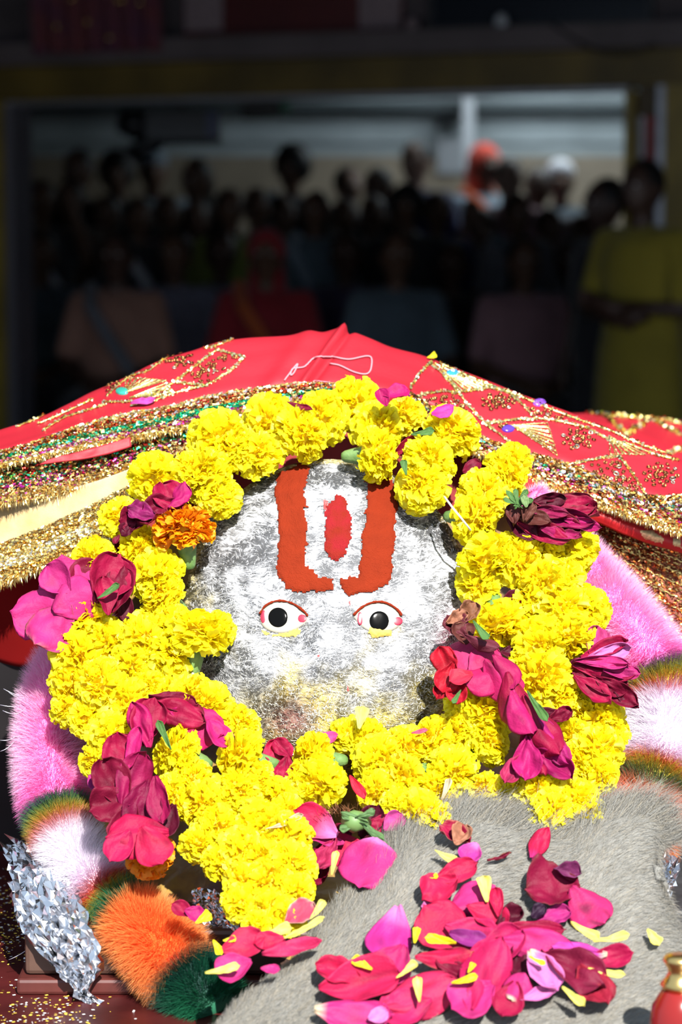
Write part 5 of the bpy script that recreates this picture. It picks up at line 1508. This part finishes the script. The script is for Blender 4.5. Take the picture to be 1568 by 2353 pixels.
# wilted rose at upper right
r = rose(gin, 1250, 1175, 'wilted dark magenta rose with shrivelled sepals at its base')
for k, (x, y, l, w, a, c, d, t_) in enumerate([(1260, 1205, 170, 70, -12, 'dmag', .010, 15), (1300, 1170, 150, 60, -5, 'mag', .006, -10), (1290, 1190, 160, 46, -8, (.25, .004, .06), .016, 25), (1250, 1225, 130, 50, -22, 'mag', .014, 10),
                                            (1330, 1185, 100, 46, 0, 'mag', .012, -20), (1310, 1150, 110, 36, 5, 'dmag', .006, 20), (1260, 1150, 90, 36, 8, 'dark', .010, 30), (1200, 1215, 90, 50, -40, 'dark', .010, 0),
                                            (1340, 1205, 90, 30, -14, (.38, .01, .12), .018, 15), (1290, 1228, 100, 30, -10, (.3, .006, .08), .020, -15), (1225, 1190, 90, 40, -15, 'brown', .022, 10), (1260, 1175, 100, 30, -4, (.24, .01, .06), .024, 30)]):
    petal(x, y, l, w, a, c, r, dY=d, cup=.5, tilt=t_, crumple=.10, edge='brown')
for a, l in ((60, 60), (100, 50), (130, 60), (160, 46), (20, 50)):
    sepal(1190 + 14 * math.cos(R(a)), 1160 + 14 * math.sin(R(-a)), l, 16, a, r, dY=.034, tilt=20)
petal(1205, 1152, 34, 20, 100, (.16, .25, .10), r, dY=.038, name='sepal', crumple=.15, tilt=25)
petal(1180, 1180, 60, 36, 90, 'brown', r, dY=.026, crumple=.2); petal(1215, 1175, 56, 34, 70, (.12, .04, .03), r, dY=.03, crumple=.22)
# red and pink rose against the face
r = rose(gin, 1080, 1520, 'round rose with pink outer petals, scarlet heart and dried brown tips')
petal(1085, 1515, 130, 140, 80, (.50, .035, .14), r, dY=.020, cup=-.5, curl=-.35, crumple=.04, shape='round')
petal(1120, 1530, 120, 90, 60, (.46, .02, .11), r, dY=.022, cup=-.5, curl=-.2, tilt=25)
petal(1115, 1555, 110, 90, 200, (.42, .012, .09), r, dY=.030, cup=-.4, tilt=10)
petal(1028, 1525, 90, 60, 110, 'red', r, dY=.018, cup=.5, tilt=-20, crumple=.12)
petal(1030, 1560, 80, 60, 250, 'red', r, dY=.026, cup=.4, crumple=.14)
petal(1050, 1590, 70, 50, 270, 'red', r, dY=.024, cup=.7, crumple=.16)
petal(1018, 1585, 60, 40, 240, (.36, .006, .02), r, dY=.020, cup=.7, crumple=.16)
petal(1060, 1560, 60, 50, 200, (.5, .02, .05), r, dY=.034, cup=.5, tilt=20)
petal(1065, 1455, 60, 56, 100, 'brown', r, dY=.026, cup=.5, crumple=.15)
petal(1050, 1440, 70, 60, 130, (.12, .02, .03), r, dY=.022, cup=.6, crumple=.18)
petal(1078, 1410, 66, 46, 60, (.20, .08, .04), r, dY=.022, cup=.7, crumple=.22, edge='tan')
petal(1052, 1420, 60, 34, 30, 'tan', r, dY=.026, cup=.6, crumple=.22)
petal(1110, 1475, 90, 36, -20, (.12, .02, .035), r, dY=.036, cup=-.9, crumple=.06)
sepal(1050, 1602, 40, 16, 240, r, dY=.036)
sepal(1105, 1450, 60, 24, -55, r, dY=.044)
# hanging bud
r = rose(gin, 1210, 1600, 'long furled magenta rose bud hanging over the lower marigolds')
petal(1155, 1560, 120, 90, -50, (.42, .012, .10), r, dY=.034, cup=-.6, crumple=.08)
petal(1160, 1545, 100, 60, -60, (.30, .006, .07), r, dY=.042, cup=-.7, tilt=25)
petal(1185, 1610, 140, 84, -75, 'mag', r, dY=.040, cup=-.8, crumple=.06)
petal(1200, 1640, 120, 70, -68, (.38, .008, .10), r, dY=.046, cup=-.8, tilt=-15)
petal(1245, 1670, 170, 80, -62, 'mag', r, dY=.038, cup=-.8, crumple=.08)
petal(1270, 1700, 150, 64, -60, (.34, .01, .12), r, dY=.034, cup=-.7, crumple=.12)
petal(1230, 1730, 130, 80, -70, 'mag', r, dY=.030, cup=-.5, crumple=.16)
petal(1210, 1745, 110, 70, -95, (.40, .01, .12), r, dY=.032, cup=.4, crumple=.16)
petal(1275, 1760, 110, 60, -40, (.28, .006, .08), r, dY=.026, cup=.5, crumple=.16)
petal(1180, 1770, 90, 50, -120, (.34, .02, .08), r, dY=.024, cup=.5, crumple=.16)
sepal(1235, 1625, 90, 26, -60, r, dY=.050)
petal(1290, 1645, 60, 36, 20, 'dmag', r, dY=.014, crumple=.2); petal(1255, 1640, 60, 30, 190, 'dark', r, dY=.010)
# spread rose beside the right fur
r = rose(gin, 1390, 1530, 'open magenta rose with thin spread petals against the right fur')
for x, y, l, w, a, c, d, t_ in [(1370, 1480, 90, 60, 80, (.42, .03, .15), .000, 10), (1400, 1500, 110, 40, 15, 'pale', .010, 25), (1390, 1495, 120, 44, 20, 'mag', .006, -10), (1390, 1540, 150, 50, -10, 'mag', .012, 15), (1380, 1565, 150, 70, -25, 'dmag', .008, 0),
                             (1420, 1590, 120, 50, -35, 'dmag', .012, 20), (1360, 1590, 110, 60, -40, 'mag', .014, -15), (1430, 1545, 90, 36, -5, (.36, .02, .13), .016, 10), (1345, 1540, 90, 60, 200, 'dark', .0, 0), (1440, 1610, 70, 30, -35, 'dark', .010, 0), (1385, 1520, 130, 30, -4, 'pink', .020, 25)]:
    petal(x, y, l, w, a, c, r, dY=d, cup=.45, tilt=t_, crumple=.09)
# crimson scraps between the blooms
r = rose(gin, 950, 1025, 'single dark crimson petal folded among the top marigolds')
petal(950, 1030, 85, 62, 15, (.20, .002, .02), r, dY=-.002, cup=.6, tilt=20)
petal(1085, 1075, 50, 34, 30, 'dmag', r, dY=-.005, cup=.5)
sepal(972, 995, 56, 22, 10, r, dY=.02); sepal(930, 1075, 40, 20, 100, r, dY=.02)
r = rose(gin, 1180, 1385, 'dark rose mostly hidden behind the right marigolds')
petal(1180, 1385, 70, 50, 20, 'dark', r, dY=-.004, cup=.5); petal(1190, 1400, 60, 40, 120, 'dmag', r, dY=-.002); petal(1180, 1500, 60, 40, 0, 'dark', r, dY=-.004)
r = rose(gout, 640, 1740, 'crimson rose peeping between two plump marigolds')
petal(640, 1735, 80, 70, 95, 'hot', r, dY=.004, cup=.4, crumple=.12); petal(655, 1770, 70, 50, 260, 'mag', r, dY=.006, crumple=.14); petal(650, 1720, 60, 40, 130, 'mag', r, dY=.010, crumple=.14); petal(640, 1790, 60, 50, 240, 'dmag', r, dY=.0)
# spent rose with bare calyx
r = rose(gout, 810, 1890, 'spent rose with bare green calyx and few petals left')
petal(725, 1895, 120, 84, 150, 'hot', r, Y=1.955, cup=.35, curl=.5, base='pale', basew=.5, crumple=.05)
petal(740, 1925, 110, 50, 160, 'pink', r, Y=1.950, cup=.3, tilt=20)
petal(850, 1890, 90, 60, 60, 'dark', r, Y=1.965, crumple=.14); petal(880, 1905, 80, 70, -10, 'mag', r, Y=1.962, crumple=.12, cup=.5); petal(905, 1890, 60, 50, 40, (.42, .04, .2), r, Y=1.958, cup=.5)
petal(780, 1920, 80, 60, 220, 'dmag', r, Y=1.960, crumple=.14); petal(730, 1990, 110, 60, 260, 'dmag', r, Y=1.945, crumple=.18); petal(750, 1965, 90, 50, 240, (.35, .02, .08), r, Y=1.94, crumple=.18)
petal(800, 1960, 90, 100, 200, 'hot', r, Y=1.948, crumple=.08)
for x, y, l, w, a in ((815, 1880, 70, 26, 160), (850, 1905, 90, 28, -40), (800, 1900, 44, 24, 200), (840, 1870, 50, 22, 20), (870, 1930, 60, 24, -35)):
    petal(x, y, l, w, a, (.10, .19, .07), r, Y=1.938, name='sepal', shape='tongue', cup=-.6, crumple=.08)
cc_ = P(812, 1888, 1.945)
vf = tube_vf([cc_ + Vector((.012, .01, -.004)), cc_ + Vector((.006, .002, 0)), cc_, cc_ + Vector((-.006, -.005, .002))], [.004, .008, .0095, .006], 14)
o = centred('calyx', vf[0], vf[1], M_stalk, None); o.parent = r; o.matrix_parent_inverse = (gout.matrix_basis @ r.matrix_parent_inverse @ r.matrix_basis).inverted()
st = np.array([tuple(P(790 + rng.normal() * 24, 1868 + rng.normal() * 8, 1.95)) for _ in range(90)])
dd = unit(np.array([(-.1, -.5, .9)]) + rng.normal(size=(90, 3)) * .5)
q = ribbons('stamens', st, st + dd * .004, st + dd * .008, .0003, np.array([[.30, .14, .07]] * 90), M_fur, None); q.parent = r; q.matrix_parent_inverse = o.matrix_parent_inverse

# ================================================================ grey fleece
FTOP = [(470, 2380), (520, 2325), (600, 2262), (680, 2190), (740, 2120), (800, 2060), (870, 2000), (930, 1935), (1000, 1902), (1090, 1872), (1200, 1890), (1310, 1902), (1400, 1858), (1490, 1860), (1540, 1925)]
def Yf(y): return float(np.interp(y, [1750, 1900, 2100, 2353, 2480], [1.99, 1.940, 1.872, 1.775, 1.742]))
rows = []
for f_ in (0, .14, .35, .6, .82, 1.0):
    rr_ = []
    for i, (x, y) in enumerate(FTOP):
        t = i / (len(FTOP) - 1)
        bx = 380 + 1240 * t; by = 2484
        yy = y + (by - y) * f_; xx = x + (bx - x) * (f_ if t < .93 else f_ ** 1.2)
        if t > .99 and f_ == .14: xx = 1518
        if t > .99 and f_ == .35: xx = 1560
        rr_.append((xx, yy, Yf(yy) + (.02 if f_ == 0 else 0)))
    rows.append(rr_)
FL = Patch(rows, 130, 70, wr=.006, ws=9, seed=8)
fe = empty('grey_fleece', P(1050, 2300, 1.82)); tag(fe, 'fluffy grey fleece spread over the lower garland, strewn with rose petals', 'fleece')
m_fl = mat('fleece_skin', (0.22, 0.215, 0.195), .95, var=.18, vscale=60, bump=.5, bscale=700)
FL.obj('hide', m_fl, fe, .004)
FLB = FL.bvh()
def fleece_hair(n, u, v, ln, lift, w, dens_name, spread=.28, up=.42):
    pos, nn, du, dv = FL.sample(u, v)
    d = unit(du * 1.0 - dv * up + nn * lift + rng.normal(size=(n, 3)) * spread)
    L_ = (ln * rng.uniform(.5, 1.3, n))[:, None]
    curl = unit(rng.normal(size=(n, 3))) * L_ * .10
    g = rng.uniform(.85, 1.18, (n, 1)); base = np.array([[.21, .205, .185]]) * g + np.where(rng.random((n, 1)) < .25, np.array([[.07, .045, .01]]), 0)
    ribbons(dens_name, pos, pos + d * L_ * .5 + nn * L_ * .10 + curl, pos + d * L_ - nn * L_ * .02, w, np.clip(base, 0, 1), M_fleece, fe, side=unit(np.cross(d, nn + rng.normal(size=(n, 3)) * .6)))
M_fleece = mat('fleece_fibre', attr='Col', rough=.6, trans=.15)
n = 90000
fleece_hair(n, rng.random(n), rng.random(n) ** 1.0, .009, .10, .00013, 'fleece_fibres')
n = 15000
fleece_hair(n, rng.uniform(.42, 1, n), rng.random(n) * .07, .034, .22, .00012, 'fringe_fibres', .34, 1.3)
n = 5000
fleece_hair(n, rng.uniform(.25, .5, n), rng.random(n) * .06, .020, .22, .00014, 'fringe_fibres', .34, .8)

# ================================================================ loose petals on fleece and flowers
GR = 'loose rose petals on the grey fleece'; GY = 'loose yellow marigold petals'
def lay(px, py, lift):
    h, nr = hit(FLB, px, py)
    return (h.y - lift) if h is not None else Yp(py) - .05 - lift
def loose(px, py, ln, wd, ang, colr, label, lift=.006, yellow=False, **kw):
    Y = kw.pop('Y', None)
    if Y is None: Y = lay(px, py, lift + .004)
    kw.setdefault('nrm', (0, -.70, .71)); kw.setdefault('crumple', .06)
    if yellow: kw.setdefault('shape', 'tongue'); kw.setdefault('cup', .5)
    o = petal(px, py, ln, wd, ang, colr, None, Y=Y, name='marigold_petal' if yellow else 'rose_petal', m=M_ypet if yellow else None, **kw)
    tag(o, label, 'petal', GY if yellow else GR)
LP = [
 (850, 1990, 142, 150, 250, 'pink', 'largest rounded pink petal lying flat just below the spent rose', .004, dict(cup=-.25, shape='round', base='pale', basew=.12)),
 (1045, 1920, 84, 56, 150, 'mag', 'curled dried crimson petal topmost on the fleece', .010, dict(cup=.9, crumple=.14, edge='tan')),
 (1060, 1918, 60, 50, 60, 'tan', 'tan dried scrap curled inside the topmost crimson petal', .016, dict(cup=.7, crumple=.18)),
 (1082, 1962, 62, 56, 240, (.40, .03, .22), 'small magenta petal just under the dried curled one', .008, dict(base='pale', cup=.4)),
 (1148, 1970, 62, 12, 18, 'dmag', 'thin shrivelled dark sliver between the dried petal and the lone one', .006, dict(crumple=.12, edge='tan')),
 (1240, 1938, 96, 46, 62, 'hot', 'lone pointed coral petal standing curled above the dark pair', .010, dict(cup=-.7, base='pink', tilt=15)),
 (1268, 2042, 118, 100, 190, (.19, .003, .03), 'crinkled dark crimson petal beside the mottled pink one', .010, dict(cup=.5, crumple=.14, edge='brown')),
 (1305, 2005, 60, 34, -10, (.14, .02, .08), 'dark folded rim petal over the crinkled dark one', .018, dict(cup=.7, crumple=.14)),
 (1352, 2085, 112, 84, -55, (.45, .02, .12), 'mottled pink petal touching the crinkled dark crimson one', .008, dict(cup=-.25, bruise=.6)),
 (1048, 2005, 100, 44, 25, 'hot', 'narrow red petal pointing up at the head of the big heap', .012, dict(cup=.4, tilt=15, edge='dmag')),
 (1010, 2045, 92, 66, 215, 'hot', 'red petal below the narrow one at the head of the heap', .010, dict(cup=.5, crumple=.12)),
 (1088, 2068, 110, 80, 30, 'pink', 'bright pink petal carrying a pale yellow petal', .010, dict(cup=-.2)),
 (1000, 2090, 60, 40, 170, 'pale', 'small pale pink petal tucked at the upper side of the heap', .006, dict(cup=.3)),
 (1120, 2110, 100, 66, -30, 'hot', 'red petal under the pale yellow one in the heap middle', .014, dict(cup=.4, tilt=-15)),
 (1020, 2130, 130, 104, 130, 'hot', 'broad upright red petal facing out in the heap', .016, dict(cup=-.15, crumple=.06)),
 (1085, 2150, 120, 70, -20, (.44, .015, .09), 'long red petal leading from broad one to the heap centre', .014, dict(cup=.4)),
 (1172, 2110, 66, 40, 35, 'dark', 'brownish black shrivelled petal above the heap centre', .014, dict(crumple=.18, cup=.6)),
 (1142, 2075, 70, 26, 95, 'hot', 'thin curled red petal edge standing over the heap', .018, dict(cup=.9)),
 (897, 2150, 138, 84, 255, (.44, .02, .20), 'tall magenta petal with a white base at the near edge of the heap', .012, dict(base='pale', basew=.35, cup=-.3)),
 (900, 2222, 110, 80, 240, (.40, .015, .11), 'magenta petal leaning under the tall white-based one', .012, dict(cup=.3)),
 (775, 2235, 100, 60, 160, 'hot', 'red petal with a curled rim above the curved boat-like one', .016, dict(cup=.6, crumple=.12)),
 (830, 2262, 180, 92, 10, (.48, .012, .07), 'big boat-shaped red petal with a yellow petal on top', .016, dict(cup=.55, curl=.25)),
 (815, 2330, 170, 74, -5, 'pink', 'long pink petal with white end at the bottom edge', .016, dict(base='cream', basew=.16, cup=-.3)),
 (870, 2335, 46, 34, 20, 'pale', 'whitish petal base beside the long pink bottom petal', .020, dict(cup=.3)),
 (965, 2285, 170, 92, 22, (.48, .018, .08), 'coral red petal bearing a cream yellow petal near the bottom', .014, dict(cup=-.3)),
 (930, 2320, 120, 80, 200, (.46, .012, .09), 'red petal partly under the coral one at the bottom', .010, dict(cup=.3)),
 (1022, 2198, 126, 44, 5, 'hot', 'flat lens-shaped red petal lying across the heap', .022, dict(cup=-.4, edge='tan')),
 (1045, 2232, 90, 40, -30, 'dmag', 'dark folded petal under the lens-shaped one', .014, dict(crumple=.14)),
 (1080, 2160, 90, 36, -18, 'purple', 'purplish petal underside between two broad red ones', .022, dict(cup=.5)),
 (1115, 2240, 190, 96, 68, (.44, .010, .08), 'tall creased red petal rising at the heap centre', .026, dict(cup=-.55, tilt=10, crumple=.08)),
 (1085, 2295, 110, 90, 215, 'pink', 'pink foot petal below the tall creased red one', .020, dict(cup=.3)),
 (1150, 2180, 130, 70, 40, (.40, .010, .08), 'dark red petal behind the tall creased one', .018, dict(cup=.4)),
 (1230, 2168, 180, 66, -8, (.48, .02, .14), 'long curved pink petal arching over the heap', .024, dict(cup=-.5, curl=-.3, tilt=15)),
 (1220, 2140, 150, 44, -4, 'mag', 'dark magenta edge petal above the long arching one', .018, dict(cup=.4)),
 (1275, 2108, 80, 40, 20, (.35, .02, .15), 'magenta petal below the crinkled dark crimson pair', .010, dict(cup=.5, crumple=.12)),
 (1237, 2098, 40, 26, 40, (.03, .01, .03), 'blackish shrivelled knob above the arching pink petal', .016, dict(crumple=.2, cup=.8)),
 (1330, 2188, 120, 46, 172, (.45, .04, .28), 'shining magenta petal with white tip beside the yellow ones', .020, dict(base='cream', basew=.16, cup=-.3)),
 (1405, 2200, 96, 44, 10, (.32, .005, .05), 'dark red petal ending the heap beyond the magenta one', .014, dict(cup=.6, tilt=15)),
 (1250, 2235, 110, 60, -60, 'pale', 'pale pink petal with white curled lip at heap centre', .026, dict(base='cream', basew=.16, cup=.5)),
 (1190, 2268, 70, 60, 60, 'pink', 'small cupped pink petal with a white crown', .024, dict(cup=-.6, base='cream', basew=.16)),
 (1170, 2300, 90, 60, 250, 'mag', 'dark pink petal below the small cupped one', .016, dict(cup=.3)),
 (1320, 2232, 160, 84, -35, (.16, .006, .03), 'large dark maroon petal with wrinkled blackish skin', .020, dict(cup=.3, crumple=.14)),
 (1365, 2270, 110, 70, -60, (.26, .01, .03), 'dried red petal below the large dark maroon one', .014, dict(cup=.3, crumple=.14)),
 (1240, 2285, 90, 26, 20, 'pale', 'slim pale petal tip under the maroon petal', .018, dict(cup=.4)),
 (1200, 2215, 90, 60, 280, 'dark', 'very dark hollow petal in the gap at the heap centre', .012, dict(cup=.6, crumple=.1)),
 (562, 2172, 96, 60, 20, (.44, .012, .06), 'red petal lying between last marigold and orange fur', .010, dict(cup=.4)),
 (672, 2182, 130, 34, 14, (.46, .02, .09), 'long red petal along the upper margin of the fleece', .010, dict(cup=.4)),
 (620, 2165, 70, 40, 190, 'hot', 'short red petal between the two along the fleece margin', .014, dict(cup=.5)),
 (535, 2225, 84, 60, 200, 'pink', 'faded pink petal at the near corner of the fleece by the dark fur', .008, dict(cup=.3)),
 (622, 2228, 42, 20, -5, 'pink', 'tiny lone pink petal on plain fleece', .006, dict(cup=.3)),
 (690, 2098, 76, 50, 40, (.48, .05, .10), 'soft red petal on the last marigolds by the fleece', .020, dict(cup=.3, edge='cream')),
 (420, 2092, 62, 40, 150, 'mag', 'magenta petal lying on the orange fur', None, dict(Y=1.905, cup=.5)),
 (448, 2100, 50, 40, -20, (.35, .01, .12), 'second magenta petal lying on the orange fur, next to the yellow one', None, dict(Y=1.90, cup=.4)),
 (748, 1694, 62, 34, 8, (.62, .05, .22), 'pink petal lying on the lower rim of the silver face', None, dict(Y=2.015, cup=-.3)),
 (598, 1932, 42, 34, 210, 'hot', 'small red petal stuck to the lower marigolds', None, dict(Y=1.935, cup=.3)),
 (822, 1812, 72, 24, -60, (.55, .015, .04), 'red ribbon-like petal hanging under the right marigold of the lower row', None, dict(Y=1.975, cup=.6)),
 (965, 1682, 40, 12, 12, (.55, .08, .15), 'tiny pink petal sliver on the marigolds under the face', None, dict(Y=2.01, cup=.4)),
 (1018, 944, 58, 34, 25, (.55, .03, .25), 'pink petal on the sequins above the top marigolds', None, dict(Y=2.165, cup=-.3)),
 (912, 908, 66, 52, 10, (.48, .008, .12), 'bright magenta petal on top of the marigold crown', None, dict(Y=2.165, cup=.5, tilt=-20)),
 (880, 915, 50, 34, 110, (.34, .006, .09), 'darker magenta petal beside the bright one on the crown', None, dict(Y=2.160, cup=.5)),
 (1430, 1143, 28, 20, -60, 'hot', 'little red petal caught in the glitter border', None, dict(nu=9, nv=9, Y=2.235, cup=.3)),
 (330, 922, 60, 18, 12, (.5, .05, .30), 'flat pinkish petal on the cloth above the green glitter', None, dict(Y=2.262, cup=.2)),
 (690, 935, 66, 16, -22, 'dmag', 'dark magenta petal on the glitter border above the marigolds', None, dict(Y=2.18, cup=.3)),
]
for px, py, ln, wd, ang, c, lb, lift, kw in LP:
    kw = dict(kw)
    if lift is None: kw.setdefault('nrm', (0, -.8, .6)); loose(px, py, ln, wd, ang, c, lb, **kw)
    else:
        if py > 1990: ln, wd = ln * 1.12, wd * 1.28
        loose(px, py, ln, wd, ang, c, lb, lift, **kw)
YL_ = [
 (1025, 1970, 62, 30, -35, 'lyel', 'yellow petal beside the dried curled crimson petal', .012, {}),
 (1115, 2045, 72, 40, 95, 'lyel', 'broad pale yellow petal standing on the bright pink one', .022, {}),
 (1012, 2163, 76, 34, 170, 'yel', 'yellow petal across the broad upright red one', .034, {}),
 (956, 2150, 44, 22, 80, 'yel', 'yellow petal between tall magenta and broad red petals', .026, {}),
 (832, 2216, 56, 34, 150, 'yel', 'yellow petal resting on the boat-shaped red petal', .030, {}),
 (935, 2232, 66, 24, 40, 'lyel', 'slim yellow petal below the tall magenta petal', .026, {}),
 (961, 2275, 66, 26, 95, 'lyel', 'cream yellow petal on the coral red one', .030, {}),
 (1068, 2253, 66, 24, 15, 'yel', 'yellow petal across the foot of the tall creased petal', .036, {}),
 (1083, 2225, 30, 18, 60, 'yel', 'small yellow petal at the tip of the dark folded one', .036, {}),
 (1235, 2208, 44, 16, -30, 'yel', 'short yellow petal over the pale pink heart of the heap', .040, {}),
 (1318, 2292, 72, 26, -45, 'lyel', 'yellow petal on bare fleece under the maroon petal', .022, {}),
 (1345, 2142, 80, 34, -35, 'lyel', 'yellow petal just above the shining magenta one', .026, {}),
 (1405, 2158, 88, 30, 8, 'lyel', 'long yellow petal joined to the one above the magenta petal', .028, {}),
 (1395, 2236, 90, 24, -12, 'lyel', 'yellow petal below the dark red end of the heap', .020, {}),
 (1502, 2155, 50, 36, -60, 'lyel', 'lone yellow petal apart on fleece above the brass pot', .008, {}),
 (993, 2015, 30, 18, 0, 'yel', 'tiny yellow petal at the head of the heap', .014, {}),
 (768, 1985, 66, 20, 80, 'lyel', 'pale yellow petal over the dark rose remains by the large pink petal', .020, {}),
 (655, 1892, 96, 22, 22, 'cream', 'long cream petal draped over the lower marigolds', None, dict(Y=1.930)),
 (466, 1968, 62, 18, 95, 'lyel', 'pale petal hanging on the marigolds beside the dark rose', None, dict(Y=1.955)),
 (468, 2112, 44, 34, 30, 'yel', 'yellow petal beside the magenta pair on the orange fur', None, dict(Y=1.895)),
 (500, 2178, 44, 28, -60, 'yel', 'yellow petal at the tip of the dark green fur', None, dict(Y=1.885)),
 (528, 2160, 32, 20, 10, 'yel', 'small yellow petal touching the red one near the fur', .016, {}),
 (512, 2230, 84, 26, 12, 'lyel', 'pale green-yellow petal across the near corner of the fleece', .016, {}),
 (700, 2135, 110, 22, 30, 'lyel', 'long yellow petal along the fleece beside the soft red one', .026, {}),
 (730, 2092, 60, 24, 55, 'lyel', 'yellow petal curling up at the end of the garland', .024, {}),
 (640, 2140, 66, 36, 10, 'lyel', 'wide pale yellow petal under the last marigold', .020, {}),
 (585, 2110, 56, 30, 250, 'lyel', 'pale yellow petal drooping from the last marigold', None, dict(Y=1.905)),
 (1025, 1815, 60, 20, 70, 'cream', 'cream petal among the marigolds at the edge of the fleece', None, dict(Y=1.975)),
 (993, 820, 24, 20, 20, 'yel', 'small yellow petal on the ridge of the red satin', None, dict(Y=2.335)),
 (830, 1650, 60, 40, 80, 'lyel', 'pale yellow petal upright at the lower rim of the silver face', None, dict(Y=2.03)),
 (1500, 2380, 1, 1, 0, 'yel', '', -1, {})]
for px, py, ln, wd, ang, c, lb, lift, kw in YL_:
    if lift == -1: continue
    kw = dict(kw)
    if lift is None: kw.setdefault('nrm', (0, -.8, .6)); loose(px, py, ln, wd, ang, c, lb, yellow=True, **kw)
    else: loose(px, py, ln, wd, ang, c, lb, lift, yellow=True, **kw)

# ================================================================ small pot in the near corner
pc = P(1562, 2330, 1.70); zb_ = TZ + .006
pot = empty('small_pot', (pc.x, 1.70, zb_)); tag(pot, 'small red pot with a brass neck at the near corner of the fleece', 'pot')
s_ = mpp(1.70)
zt = P(1562, 2192, 1.70).z - zb_; zn = P(1562, 2268, 1.70).z - zb_
vf = lathe_vf([(.010, 0), (.016, .001), (.0215, .014), (.0225, zn * .55), (.020, zn * .82), (.013, zn * .97), (.009, zn)], 32, (pc.x, 1.70, zb_))
centred('body', vf[0], vf[1], mat('red_lacquer', (.22, .012, .010), .2, var=.2), pot)
h_ = zt - zn
vf = lathe_vf([(.0125, zn - .001), (.0145, zn + h_ * .08), (.011, zn + h_ * .25), (.0085, zn + h_ * .45), (.0095, zn + h_ * .6), (.0125, zn + h_ * .8), (.0115, zn + h_ * .93), (.006, zn + h_)], 32, (pc.x, 1.70, zb_))
centred('neck', vf[0], vf[1], mat('brass', (.72, .50, .18), .28, metal=1.0), pot)
